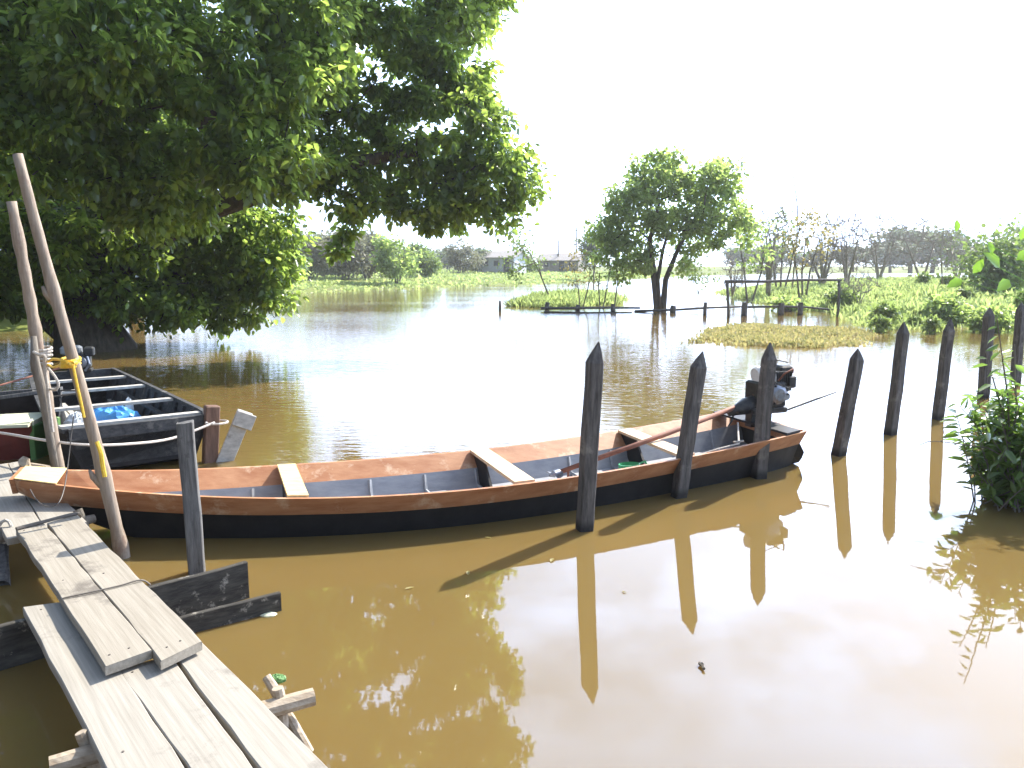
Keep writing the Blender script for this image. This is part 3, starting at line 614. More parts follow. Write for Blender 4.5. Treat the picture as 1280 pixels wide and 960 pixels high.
house('low brown house with wide grey roof behind islet saplings',702,125,6.4,4.6,1.7,.9,R(-20),M['wall_b'],[(-1.8,1.0,.7,.6,'w'),(.6,.85,.9,1.6,'d'),(2.2,1.,.7,.6,'w')])
def upole(label,px,pyt,Y,arm):
    x=(px-640)/F*Y; top=atY(px,pyt,Y).z; root=empty('utility_pole',(x,Y,.7),label,'utility pole')
    mb=MB(); mb.tube([(0,0,-.5),(0,0,top-.7)],[.16,.10],8); mb.build('pole',M['bark2'],root)
    if arm:
        mb=MB(); mb.box((0,0,top-1.2),(1.5,.12,.12)); mb.build('crossarm',M['bark2'],root)
        for xx in(-.6,0,.6):
            mb=MB(); mb.tube([(xx,0,top-1.14),(xx,0,top-1.0),(xx,0,top-.95)],[.05,.06,.03],8); mb.build('insulator',M['tank'],root)
        mb=MB(); mb.tube([(.1,0,top-2.2),(-.7,0,top-1.9),(-.95,0,top-1.92)],[.03,.03,.03],6); mb.box((-1.1,0,top-1.95),(.4,.15,.1)); mb.build('lamp_arm',M['bark2'],root)
upole('utility pole with crossarm rising behind the brown house',719,284,128,True)
upole('thin plain mast left of the crossarmed utility pole',697,300,124,False)

# ---------------------------------------------------------------- stakes
def stake(label,bpx,bpy_,tpx,tpy,wpx,seed,mt='darkwood',point=True,name='fence_post',group='pointed stakes standing in the water',dYt=0,ang=None,depth=.8):
    rs=random.Random(seed); b=at(bpx,bpy_,0); t=atY(tpx,tpy,b.y+dYt); w_=wpx*b.y/F*.5*.92
    ax=(t-b); H=ax.length; ax.normalize(); ang=rs.uniform(.1,.5) if ang is None else ang
    u=Vector((math.cos(ang),math.sin(ang),0)); u=(u-ax*u.dot(ax)).normalized(); v=ax.cross(u)
    k_=.16
    prof=[(1,-1+k_),(1,1-k_),(1-k_,1),(-1+k_,1),(-1,1-k_),(-1,-1+k_),(-1+k_,-1),(1-k_,-1)]
    sc=w_*.82; prof=[(a*rs.uniform(.93,1.05),c*rs.uniform(.93,1.05)) for a,c in prof]
    rings=[]; nz=12; hs=-depth
    tipl=w_*rs.uniform(1.5,2.4) if point else 0.0
    for i in range(nz+1):
        f=i/nz; z=hs+(H-tipl-hs)*f; s=sc*(1.04-.08*f)*(1+rs.uniform(-.03,.03)); dx,dy=rs.uniform(-.04,.04)*w_,rs.uniform(-.04,.04)*w_
        rings.append([b+ax*z+u*(a*s+dx)+v*(c*s+dy) for a,c in prof])
    if point:
        ox=rs.uniform(-.5,.7)
        for zz,s2 in((H-tipl*.5,.56),(H,.06)):
            rings.append([b+ax*zz+u*(a*sc*s2+ox*w_*(1-s2)*.6)+v*(c*sc*s2) for a,c in prof])
    else:
        rings.append([b+ax*(H+ (a*.12)*w_)+u*(a*sc*.96)+v*(c*sc*.96) for a,c in prof])
    mb=MB(); mb.loft(rings); o=mb.build(name,M[mt],loc=b)
    return tag(o,label,'post',group)
stake('thick square-cut grey post with flat top in front of the canoe bow',247,716,231,528,27,1,'greywood',False,'mooring_post',None,ang=.35)
stake('nearest and tallest pointed stake, leftmost of its row, before the canoe',730,662,745,427,24.5,2,ang=.3)
stake('second pointed stake from the left, leaning right across the canoe side',848,621,876,439,22,3,ang=.4)
stake('third pointed stake from the left, in front of the canoe engine',948,597,963,428,21,4,ang=.3)
stake('short leaning pointed stake just right of the canoe stern',1048,569,1074,436,18,5)
stake('fifth pointed stake from the left, slim and standing in open water',1113,543,1131,402,16,6)
stake('sixth pointed stake from the left, the last one clear of the shrub',1172,524,1188,398,15,7)
stake('seventh pointed stake, its foot hidden by the leafy shrub',1229,497,1237,384,14,8)
stake('rightmost pointed stake at the edge of the photo behind leaves',1269,481,1277,378,13,9)

# --- low rail fence and pole frame in the marsh
fe=empty('rail_fence',at(790,388,0),'low fence of rough poles on stub posts crossing the flooded marsh','fence')
fo=Vector(fe.location)
for px,py,h,wd in((684,387,9,6),(722,389,8,6),(766,390,10,6),(841,391,9,8),(881,394,16,5),(930,395,17,8),(976,394,15,8),(1000,394,16,7)):
    b=at(px,py,0); s=b.y/F; mb=MB(); p=b-fo; rr=wd*s/2
    mb.tube([p+Vector((0,0,-.5)),p+Vector((0,0,h*s*.6)),p+Vector((.02,0,h*s))],[rr,rr*.95,rr*.85],8); mb.build('stub_post',M['darkwood'],fe)
def rail(pl,r,par,o0,m='darkwood',nm='rail'):
    mb=MB(); mb.tube([Vector(p)-o0 for p in pl],[r*(1-.25*i/len(pl)) for i in range(len(pl))],7); return mb.build(nm,M[m],par,smooth=True)
def rp(px,py,z): return at(px,py,z)
rail([rp(676,385.5,.12),rp(722,385,.15),rp(760,384.5,.13),rp(800,385,.1)],.06,fe,fo)
rail([rp(793,389,.03),rp(850,387,.12),rp(880,385,.18),rp(930,383,.22)],.055,fe,fo)
rail([rp(930,384,.22),rp(976,383,.25),rp(1008,384,.22),rp(1047,388,.12)],.05,fe,fo)
rail([rp(680,390,.02),rp(735,391,.01),rp(790,391,.0)],.04,fe,fo)
gf=empty('wooden_gantry',at(980,396,0),'tall open frame of rough poles, two uprights and a top bar','gantry'); go=Vector(gf.location)
a=at(911,397,0); a2=atY(909,351,a.y); c=at(1047,396,0); c2=atY(1049,349,c.y)
def pole_part(p0,p1,r,nm):
    mb=MB(); mid=(Vector(p0)+Vector(p1))/2+Vector((.02,0,0)); mb.tube([Vector(p0)-go,mid-go,Vector(p1)-go],[r,r*.9,r*.85],8); mb.build(nm,M['darkwood'],gf,smooth=True)
pole_part(a-Vector((0,0,.5)),a2,.06,'upright'); pole_part(c-Vector((0,0,.5)),c2,.06,'upright')
rail([atY(906,352,a.y),atY(960,352,(a.y+c.y)/2),atY(1000,350,c.y),atY(1052,350,c.y)],.06,gf,go,nm='top_bar')
b=at(625,389,0); stem('stub_stake','single short dark stake alone in open water left of islet',[tuple(b-Vector((0,0,.4))),tuple(b+Vector((0,0,.2))),tuple(atY(625,376,b.y))],[.06,.06,.045],M['darkwood'],'post')
b=at(650,386,0); 

# ---------------------------------------------------------------- long canoe
np_near=[(18,598,.47),(60,604,.45),(130,611,.41),(215,618,.375),(300,623,.35),(450,622,.33),(620,608,.33),(740,592,.34),(830,577,.35),(900,562,.37),(992,541,.40)]
np_far=[(5,584,.47),(60,586.5,.45),(130,588,.41),(215,587,.375),(300,584.5,.35),(450,575,.33),(620,559,.33),(720,547,.34),(830,530,.35),(890,519,.37),(940,507,.40)]
A0=Vector((-3.68,5.86)); A1=Vector((2.66,8.22)); AD=(A1-A0).normalized(); AP=Vector((-AD.y,AD.x)); AL=(A1-A0).length
def tu(lst):
    T=[];U=[];Z=[]
    for px,py,z in lst:
        p=at(px,py,z).xy-A0; T.append(p.dot(AD)/AL); U.append(p.dot(AP)); Z.append(z)
    return np.array(T),np.array(U),np.array(Z)
Tn,Un,Zn=tu(np_near); Tf,Uf,Zf=tu(np_far)
pn=np.polyfit(Tn,Un,6); pf=np.polyfit(Tf,Uf,6)
wn=lambda t:float(np.polyval(pn,t)); wf=lambda t:float(np.polyval(pf,t))
zt=np.polyfit(np.concatenate([Tn,Tf]),np.concatenate([Zn,Zf]),4); zg=lambda t:float(np.polyval(zt,t))
print('CANOE near',[(round(a,2),round(b,2)) for a,b in zip(Tn,Un)]); print('CANOE far',[(round(a,2),round(b,2)) for a,b in zip(Tf,Uf)],AL)
def CP(t,u,z): p=A0+AD*(t*AL)+AP*u; return Vector((p.x,p.y,z))
def side(t,sd,inset,z):
    u=(wn(t)+inset) if sd<0 else (wf(t)-inset); return CP(t,u,z)
can=empty('long_canoe',tuple(CP(.5,0,0)),'long narrow wooden canoe, red-brown gunwales and black hull, moored behind the stakes','boat'); co=Vector(can.location)
ts=[i/40 for i in range(41)]; TE=ts
def keel(t): # outer bottom height
    if t<.2: return -.12+ (zg(t)-.10+.12)*(1-t/.2)**1.6
    if t>.9: return -.12+.12*((t-.9)/.1)**1.5
    return -.12
def rel(p): return p-co
STR=.125
def SH(t,sd=-1): return (.135 if sd<0 else .118)+.03*max(0,1-t/.3)
def SI(t,sd=-1): return min(.085 if sd<0 else .13,(wf(t)-wn(t))*(.17 if sd<0 else .25))
# outer hull
mb=MB(); rings=[]
for t in TE:
    zk=keel(t); zs=max(zg(t)-SH(t),zk+.01); zs2=max(zg(t)-SH(t,1),zk+.01); w_=wf(t)-wn(t); si=SI(t)+.006; fl=si+min(.1,w_*.12); si2=SI(t,1)+.006; fl2=si2+min(.07,w_*.1)
    zm=zs*.4+zk*.6
    r=[side(t,-1,si,zs),side(t,-1,si*.35+fl*.65,zm),side(t,-1,fl,zk+.01),side(t,-1,fl+w_*.1,zk),side(t,1,fl2+w_*.1,zk),side(t,1,fl2,zk+.01),side(t,1,si2*.35+fl2*.65,zm),side(t,1,si2,zs2)]
    rings.append([rel(p) for p in r])
# hull tail beyond the transom
w_=wf(1)-wn(1)
tail=[]
for dz,tt in((0,1.012),):
    zs=.14; r=[side(1,-1,.13,zs)+Vector((AD.x,AD.y,0))*.10,side(1,-1,.16,.07)+Vector((AD.x,AD.y,0))*.10,side(1,-1,.2,.02)+Vector((AD.x,AD.y,0))*.1,side(1,-1,.3,.01)+Vector((AD.x,AD.y,0))*.1,side(1,1,.3,.01)+Vector((AD.x,AD.y,0))*.1,side(1,1,.2,.02)+Vector((AD.x,AD.y,0))*.1,side(1,1,.16,.07)+Vector((AD.x,AD.y,0))*.1,side(1,1,.13,zs)+Vector((AD.x,AD.y,0))*.1]
    tail=[rel(p) for p in r]
mb.loft(rings+[tail],closed=False,cap=False)
mb.add(tail,[(0,1,2,3,4,5,6,7)]); mb.add(rings[-1],[(7,6,5,4,3,2,1,0)]); mb.add([rings[-1][0],rings[-1][7],tail[7],tail[0]],[(0,1,2,3)])
mb.build('hull',M['black'],can)
# upper planks (strakes)
for sd in(-1,1):
    mb=MB(); rr=[]
    for t in TE:
        z1=zg(t); z0=max(z1-SH(t,sd),keel(t)); si=SI(t,sd)
        rr.append([rel(side(t,sd,-.012,z1)),rel(side(t,sd,.022,z1)),rel(side(t,sd,si+.034,z0-.008)),rel(side(t,sd,si,z0-.012))])
    if sd<0: rr=[list(reversed(r)) for r in rr]
    mb.loft(rr); mb.build('upper_plank',M['brown'],can)
# inner planking
mb=MB(); rr=[]
for t in TE:
    if t<.045: continue
    fz=max(.035,keel(t)+.06); w_=wf(t)-wn(t); si=SI(t)+.034; fl=si+min(.09,w_*.12); z0=zg(t)-SH(t)-.004; si2=SI(t,1)+.034; fl2=si2+min(.06,w_*.1); z2=zg(t)-SH(t,1)-.004
    fz=min(fz,z0-.01)
    r=[side(t,-1,si,z0),side(t,-1,si*.4+fl*.6,(z0+fz)/2),side(t,-1,fl,fz+.02),side(t,-1,fl+w_*.1,fz),side(t,1,fl2+w_*.1,fz),side(t,1,fl2,fz+.02),side(t,1,si2*.4+fl2*.6,(z0+fz)/2),side(t,1,si2,max(z2,fz+.03))]
    rr.append([rel(p) for p in r])
mb.loft(rr,closed=False,cap=False); mb.build('inner_planking',M['inner'],can)
# ribs
mb=None
for i,t in enumerate((.1,.17,.24,.38,.45,.52,.66,.73,.87,.93)):
    w_=wf(t)-wn(t); si=SI(t)+.04; fl=si+min(.09,w_*.12)+.01; fz=max(.035,keel(t)+.06)+.012; z0=zg(t)-SH(t)
    mb=MB(); si2=SI(t,1)+.045; pts=[side(t,-1,si,z0),side(t,-1,fl,fz+.02),side(t,1,si2+min(.06,w_*.1),fz+.02),side(t,1,si2,z0)]
    mb.tube([rel(p) for p in pts],.016,4); mb.build('rib',M['inner'],can)
# bow deck (yellow) and transom
mb=MB(); g=[]
for t in(0.0,.015,.03,.042):
    z=zg(t)+.006; g.append([rel(side(t,-1,-.01,z)),rel(side(t,1,-.01,z)),rel(side(t,1,-.01,z+.007)),rel(side(t,-1,-.01,z+.007))])
mb.loft(g); mb.build('bow_deck',M['yellowseat'],can)
mb=MB(); z=zg(0); g=[[rel(side(0,-1,.06,z-.12)+Vector((AD.x,AD.y,0))*-o_),rel(side(0,1,.06,z-.12)+Vector((AD.x,AD.y,0))*-o_),rel(side(0,1,-.012,z+.004)+Vector((AD.x,AD.y,0))*-o_),rel(side(0,-1,-.012,z+.004)+Vector((AD.x,AD.y,0))*-o_)] for o_ in(0.002,.035)]
mb.loft(g); mb.build('bow_board',M['brown'],can)
mb=MB(); z=zg(1); AX=Vector((AD.x,AD.y,0))
g=[[rel(side(1,-1,-.012,-.02)+AX*o_),rel(side(1,1,-.012,-.02)+AX*o_),rel(side(1,1,-.012,z+.006)+AX*o_),rel(side(1,-1,-.012,z+.006)+AX*o_)] for o_ in(-.04,-.002)]
g=[[rel(side(1,-1,.15,z-.137)+AX*o_),rel(side(1,1,.15,z-.137)+AX*o_),rel(side(1,1,.036,z+.006)+AX*o_),rel(side(1,-1,.036,z+.006)+AX*o_)] for o_ in(-.05,-.004)]
mb.loft(g); mb.build('transom',M['brown'],can)
# stern deck
mb=MB(); g=[]
for t in(.955,.985):
    z=zg(t)+.004; g.append([rel(side(t,-1,.0,z)),rel(side(t,1,.0,z)),rel(side(t,1,.0,z+.022)),rel(side(t,-1,.0,z+.022))])
mb.loft(g); mb.build('stern_crosspiece',M['black'],can)
def tn(px,py): 
    p=at(px,py,.34).xy-A0; return p.dot(AD)/AL
for px,py,wd,mm in((373,622,.145,'yellowseat'),(663,606,.17,'seat'),(858,571,.16,'seat')):
    t=tn(px,py); dt=wd/2/AL; mb=MB(); g=[]
    for t2 in(t-dt,t+dt):
        z=zg(t2)-.012; g.append([rel(side(t2,-1,.032,z)),rel(side(t2,1,.032,z)),rel(side(t2,1,.032,z+.026)),rel(side(t2,-1,.032,z+.026))])
    mb.loft(g); s_=mb.build('seat',M[mm],can)
    mb=MB(); z=zg(t)-.016; t3=t-dt*.7; w_=wf(t)-wn(t); fl=min(.2,w_*.24)
    g=[[rel(side(q_,1,.06+fl,.045)),rel(side(q_,1,.06+fl+w_*.28,.045)),rel(side(q_,1,.045+w_*.24,z)),rel(side(q_,1,.045,z))] for q_ in(t3,t3+.022/AL)]
    mb.loft(g); mb.build('seat_support',M['black'],can)
# engine bracket
mb=MB(); pv=CP(.965,(wn(.965)+wf(.965))/2,0); mb.box(rel(Vector((pv.x,pv.y,zg(.96)+.05))),(.1,.1,.16),Matrix.Rotation(math.atan2(AD.y,AD.x),3,'Z')); mb.build('engine_bracket',M['metal_dark'],can)
# scuffs of dried mud, small things inside
gb=CP(tn(830,576),(wn(.8)+wf(.8))/2-.05,.06)
mb=MB(); rg=[]
for z,s in((0,.8),(.05,.95),(.11,1.),(.112,.92),(.02,.75)):
    rg.append([Vector((math.cos(a_)*.11*s,math.sin(a_)*.075*s,z)) for a_ in [2*math.pi*i/16 for i in range(16)]])
mb.loft(rg); mb.tube([(.1,0,.1),(.17,0,.12),(.2,0,.07)],.01,6)
o=mb.build('bailer',M['greenplastic']); o.location=gb; o.rotation_euler=(0,0,.4); tag(o,'green plastic bailer lying in the canoe beneath the rear seat','bailer')

# --- long-tail engine of the canoe
eng=empty('longtail_engine',tuple(Vector((pv.x,pv.y,zg(.96)+.12))),'black petrol engine with long rusty propeller shaft, mounted on the canoe stern','boat engine'); eo=Vector(eng.location)
r3=Matrix.Rotation(math.atan2(AD.y,AD.x),3,'Z')
ES=1.22
def loc(x,y,z): return r3@Vector((x,y,z))*ES
def ebox(nm,c,d,m,ch=.012,par=eng,extra=None):
    mb=MB(); mb.box(loc(*c),tuple(q_*ES for q_ in d),r3,ch=ch)
    if extra: extra(mb)
    return mb.build(nm,M[m],par)
X0=.12
ebox('engine_base',(X0-.02,0,.02),(.34,.22,.05),'metal_dark')
def fins(mb):
    for i in range(7): mb.box(loc(X0+.05+i*.022,.0,.27),(.008,.24,.17),r3)
    mb.box(loc(X0+.19,-.06,.25),(.09,.12,.12),r3,ch=.01)
    for (x_,y_) in((.02,-.13),(.1,-.14),(.16,-.1)): mb.box(loc(X0+x_,y_,.2),(.04,.03,.05),r3,ch=.006)
ebox('engine_block',(X0,0,.15),(.26,.22,.22),'metal_dark',.02,extra=fins)
ebox('air_filter',(X0+.19,.04,.30),(.13,.14,.16),'metal_dark',.02)
mb=MB(); mb.tube([loc(X0-.11,.0,.30),loc(X0-.09,0,.30),loc(X0+.05,0,.30),loc(X0+.07,0,.30)],[.09,.11,.11,.09],16,ell=.75); mb.build('fuel_tank',M['tank'],eng,smooth=False)
mb=MB(); mb.tube([loc(X0-.02,0,.38),loc(X0-.02,0,.42)],[.028,.028],12); mb.build('fuel_cap',M['metal_dark'],eng)
mb=MB(); mb.tube([loc(X0+.02,-.115,.16),loc(X0+.02,-.15,.16),loc(X0+.02,-.165,.16)],[.10,.10,.06],20); fw=mb.build('starter_cover',M['metal'],eng)
mb=MB(); mb.tube([loc(X0+.1,-.13,.14),loc(X0+.1,-.155,.14)],[.045,.035],14); mb.build('side_plate',M['metal'],eng)
mb=MB(); mb.tube([loc(X0+.1,.1,.12),loc(X0+.18,.14,.14),loc(X0+.24,.14,.2),loc(X0+.24,.14,.32)],[.02,.02,.045,.045],10); mb.build('muffler',M['rust'],eng)
mb=MB(); mb.tube([loc(X0-.1,0,.07),loc(X0-.2,0,.05),loc(X0-.3,0,.02),loc(X0-.36,0,.0)],[.09,.085,.05,.03],12); mb.build('gear_housing',M['metal_dark'],eng,smooth=True)
p0=atY(938,502,8.15)-eo; p1=atY(697,591,6.55)-eo
mb=MB(); mb.tube([p0,p0+(p1-p0)*.5+Vector((0,0,-.012)),p1],[.026,.024,.02],10); mb.build('propeller_shaft',M['rust'],eng,smooth=True)
mb=MB(); dd=(p1-p0).normalized(); mb.tube([p1-dd*.02,p1+dd*.04,p1+dd*.09],[.03,.03,.01],10)
sdv=dd.orthogonal().normalized(); 
for a_ in(0,math.pi):
    u=Matrix.Rotation(a_+.6,3,dd)@sdv; v=dd.cross(u)
    b0=p1+dd*.03
    mb.add([b0+u*.02-dd*.02,b0+u*.07-dd*.03+v*.03,b0+u*.11+v*.01,b0+u*.08+dd*.035-v*.02,b0+u*.02+dd*.02],[(0,1,2,3,4)]); mb.add([b0+u*.02-dd*.017,b0+u*.07-dd*.026+v*.034,b0+u*.11+v*.014+dd*.004,b0+u*.08+dd*.039-v*.016,b0+u*.02+dd*.024],[(4,3,2,1,0)])
mb.build('propeller',M['metal'],eng)
mb=MB(); sk=p1-dd*.12; mb.tube([sk,sk+Vector((0,0,-.09)),sk+dd*.08+Vector((0,0,-.11))],[.012,.01,.008],6); mb.build('skeg',M['rust'],eng)
h0=atY(984,512,8.28)-eo; h1=atY(1045,490,8.5)-eo
mb=MB(); mb.tube([loc(X0+.02,.02,.03),h0,h0+(h1-h0)*.6,h1],[.013,.013,.012,.008],8); hdl=mb.build('tiller_handle',M['metal_dark'],eng,smooth=True)
mb=MB(); mb.tube([loc(X0-.3,0,.02),loc(X0-.34,-.02,-.06),loc(X0-.38,-.03,-.1)],[.012,.01,.006],6); mb.build('clamp',M['metal_dark'],eng)
mb=MB(); mb.tube([loc(X0+.19,-.1,.33),loc(X0+.14,-.16,.37),loc(X0+.06,-.15,.33),loc(X0+.03,-.12,.27)],.009,6); mb.build('fuel_hose',M['rust'],eng,smooth=True)
mb=MB(); mb.tube([loc(X0-.04,-.1,.3),loc(X0-.0,-.15,.25),loc(X0+.09,-.16,.22)],.006,6); mb.build('spark_lead',M['metal_dark'],eng,smooth=True)
for k_ in range(6):
    a_=k_*math.pi/3; c_=(X0+.02+.085*math.cos(a_),-.15,.16+.085*math.sin(a_)); mb=MB(); mb.tube([loc(*c_),loc(c_[0],-.165,c_[2])],.011,6); mb.build('bolt',M['metal_dark'],fw)
mb=MB(); mb.tube([loc(X0-.05,.0,.40),loc(X0+.1,.02,.43),loc(X0+.24,.03,.40)],.008,6); mb.build('guard_bar',M['metal_dark'],eng)
# rope tying the engine
mb=MB(); a_=CP(.93,(wn(.93)+wf(.93))/2-.02,zg(.93)+.04); b_=CP(.86,wn(.86)+.03,zg(.86)+.02)
mb.tube([a_,(a_+b_)/2-Vector((0,0,.02)),b_,b_+AX*-.05+Vector((0,.03,.01)),b_+AX*.05+Vector((0,.0,.02))],.009,6)
mb.tube([b_,CP(.82,wn(.82)+.02,zg(.82)+.015),CP(.775,wn(.775)+.04,zg(.775)-.02)],.008,6)
tag(mb.build('engine_rope',M['rope'],loc=a_),'short pale rope tied along the stern gunwale of the canoe','rope')

# ---------------------------------------------------------------- charcoal plank boat
def plank_boat(name,label,near_c,axis,Lb,wprof,zprof,mats,nst=20,closed_bow=False):
    """wprof(s) half width, zprof(s) gunwale height, s 0..1 from the near end"""
    ax=Vector((axis[0],axis[1],0)).normalized(); pr=Vector((ax.y,-ax.x,0)); nc=Vector((near_c[0],near_c[1],0))
    root=empty(name,tuple(nc+ax*Lb/2),label,'boat'); o0=Vector(root.location)
    P=lambda s,u,z: nc+ax*(s*Lb)+pr*u+Vector((0,0,z))-o0
    rings=[];inn=[]
    for i in range(nst+1):
        s=i/nst; w_=wprof(s); z=zprof(s); rk=.5*max(0,1-s/.18)**1.5; zb=-.1+rk*(z+.1)*.6
        rings.append([P(s,-w_,z),P(s,-w_+.05,(z+zb)/2),P(s,-w_+.13,zb),P(s,w_-.13,zb),P(s,w_-.05,(z+zb)/2),P(s,w_,z)])
        zf=max(.04,zb+.04); inn.append([P(s,-w_+.03,z),P(s,-w_+.075,(z+zf)/2),P(s,-w_+.15,zf),P(s,w_-.15,zf),P(s,w_-.075,(z+zf)/2),P(s,w_-.03,z)])
    mb=MB(); mb.loft(rings,closed=False,cap=False); mb.add(rings[0],[(0,1,2,3,4,5)]); mb.add(rings[-1],[(5,4,3,2,1,0)])
    mb.build('hull',mats[0],root)
    mb=MB(); mb.loft([list(reversed(r)) for r in inn],closed=False,cap=False); mb.add([p for p in inn[0]],[(5,4,3,2,1,0)]); mb.add([p for p in inn[-1]],[(0,1,2,3,4,5)]); mb.build('inner_planking',mats[1],root)
    for sd in(-1,1):
        mb=MB(); rr=[]
        for i in range(nst+1):
            s=i/nst; w_=wprof(s); z=zprof(s); rr.append([P(s,sd*(w_+.012),z-.02),P(s,sd*(w_+.012),z+.018),P(s,sd*(w_-.035),z+.018),P(s,sd*(w_-.035),z-.02)])
        mb.loft(rr); mb.build('gunwale',mats[2],root)
    for s0,s1 in((-.004,.012),(.985,1.004)):
        mb=MB(); z=zprof(s0); w_=wprof(min(max(s0,0),1)); mb.loft([[P(s_,-w_+.036,z-.1),P(s_,w_-.036,z-.1),P(s_,w_-.036,z+.015),P(s_,-w_+.036,z+.015)] for s_ in(s0,s1)]); mb.build('end_board',mats[2],root)
    return root,P
wb=lambda s: .70-.02*s-.16*s*s - .06*max(0,1-s/.06)
zb_=lambda s: .47-.02*math.sin(s*math.pi)+.04*s
db,DP=plank_boat('plank_boat','dark charcoal plank boat with bleached thwarts moored at left','',(-.588,.809),4.2,wb,zb_,None) if False else (None,None)
nc=(-3.62,7.62)
db,DP=plank_boat('plank_boat','dark charcoal plank boat with bleached thwarts, moored behind the canoe bow',nc,(-.588,.809),4.3,wb,zb_,(M['black'],M['boatgrey'],M['boatgrey']))
for s in(.075,.335,.62,.83):
    w_=wb(s)-.03; z=zb_(s)-.03; mb=MB(); d=.055/4.3 if s<.8 else .05/4.3
    mb.loft([[DP(s-d,-w_,z),DP(s-d,w_,z),DP(s-d,w_,z+.03),DP(s-d,-w_,z+.03)],[DP(s+d,-w_,z),DP(s+d,w_,z),DP(s+d,w_,z+.03),DP(s+d,-w_,z+.03)]]); mb.build('thwart',M['palegrey'],db)
for s in(.03,.14,.21,.28,.42,.49,.56,.7,.77,.9):
    w_=wb(s); z=zb_(s); mb=MB(); mb.tube([DP(s,-w_+.05,z-.02),DP(s,-w_+.1,.25),DP(s,-w_+.17,.065),DP(s,w_-.17,.065),DP(s,w_-.1,.25),DP(s,w_-.05,z-.02)],.022,4); mb.build('rib',M['boatgrey'],db)
for u in(-.3,-.22,.36):   # stringers / bottom boards
    mb=MB(); mb.loft([[DP(.04,u,.1),DP(.04,u+.06,.1),DP(.04,u+.06,.125),DP(.04,u,.125)],[DP(.93,u,.1),DP(.93,u+.06,.1),DP(.93,u+.06,.125),DP(.93,u,.125)]]); mb.build('floor_slat',M['palegrey'],db)
for u in(.52,):
    mb=MB(); mb.loft([[DP(.1,u,.28),DP(.1,u+.05,.28),DP(.1,u+.05,.31),DP(.1,u,.31)],[DP(.9,u-.12,.28),DP(.9,u-.07,.28),DP(.9,u-.07,.31),DP(.9,u-.12,.31)]]); mb.build('stringer',M['boatgrey'],db)
# corner post at the near right end
mb=MB(); mb.box(DP(-.005,.66,.24),(.14,.11,.68),Matrix.Rotation(R(36),3,'Z')@Matrix.Rotation(R(5),3,'Y'),ch=.012); mb.build('stem_post',M['stem'],db)
# loose bleached board leaning behind the post
bl=at(286,556,.25); mb=MB(); rt=Matrix.Rotation(R(25),3,'Z')@Matrix.Rotation(R(24),3,'Y'); mb.box((0,0,0),(.16,.03,.62),rt,ch=.006)
mb.box(rt@Vector((.02,-.03,.22)),(.2,.03,.16),rt,ch=.006)
bp_=at(276,586,.0); o=mb.build('rudder_board',M['palegrey']); o.location=(bp_.x+.02,bp_.y+.35,.22); tag(o,'bleached board leaning out behind the brown corner post','board')
# its engine
es=DP(1.0,.0,0)+Vector(db.location); e2=empty('boat_motor',(es.x+.12,es.y-.05,.52),'small motor with grey fuel tank on the plank boat stern','boat engine')
def e2box(nm,c,d,m,ch=.012):
    mb=MB(); mb.box(c,d,Matrix.Rotation(.35,3,'Z'),ch=ch); return mb.build(nm,M[m],e2)
e2box('engine_base',(.02,0,.02),(.3,.2,.05),'metal_dark'); e2box('engine_block',(.04,0,.15),(.24,.2,.2),'metal_dark',.02); e2box('fuel_tank',(-.07,-.03,.30),(.26,.18,.13),'greytank',.03)
e2box('air_filter',(.16,0,.28),(.13,.14,.13),'metal_dark',.02)
mb=MB(); mb.tube([(.1,-.1,.14),(.1,-.14,.14),(.1,-.155,.14)],[.08,.08,.05],16); mb.build('starter_cover',M['metal'],e2)
mb=MB(); mb.tube([(.17,-.09,.22),(.2,-.1,.12),(.14,-.11,.02)],[.018,.02,.018],8); mb.build('exhaust_pipe',M['metal'],e2)
mb=MB(); mb.tube([(-.08,-.05,.1),(-.3,-.5,.02),(-.5,-1.0,-.05)],[.015,.014,.012],8); mb.build('tiller_handle',M['rust'],e2)
# cargo
def lump(name,label,cat,c,r,m,seed,seg=24):
    rs=random.Random(seed); mb=MB(); rings=[]
    for i in range(12):
        a_=-.45+ (math.pi/2+.4)*i/11; rings.append([Vector((math.cos(a_)*r[0]*math.cos(b_)*(1+rs.uniform(-.13,.13)),math.cos(a_)*r[1]*math.sin(b_)*(1+rs.uniform(-.13,.13)),math.sin(a_)*r[2]*(1+rs.uniform(-.15,.15)))) for b_ in [2*math.pi*k_/seg for k_ in range(seg)]])
    mb.loft(rings); o=mb.build(name,M[m]); o.location=c; return tag(o,label,cat)
lump('blue_tarp','crumpled bright blue plastic sheet in the plank boat','tarp',tuple(Vector(db.location)+DP(.50,.10,.12)),(.36,.2,.2),'bluebag',3)
lump('white_bag','white plastic bag beside the blue sheet, left of it','bag',tuple(Vector(db.location)+DP(.48,-.28,.12)),(.14,.12,.17),'whitebag',5)
lump('small_white_sack','tiny white bundle right of the blue sheet','bag',tuple(Vector(db.location)+DP(.57,.36,.12)),(.06,.06,.22),'whitebag',6)

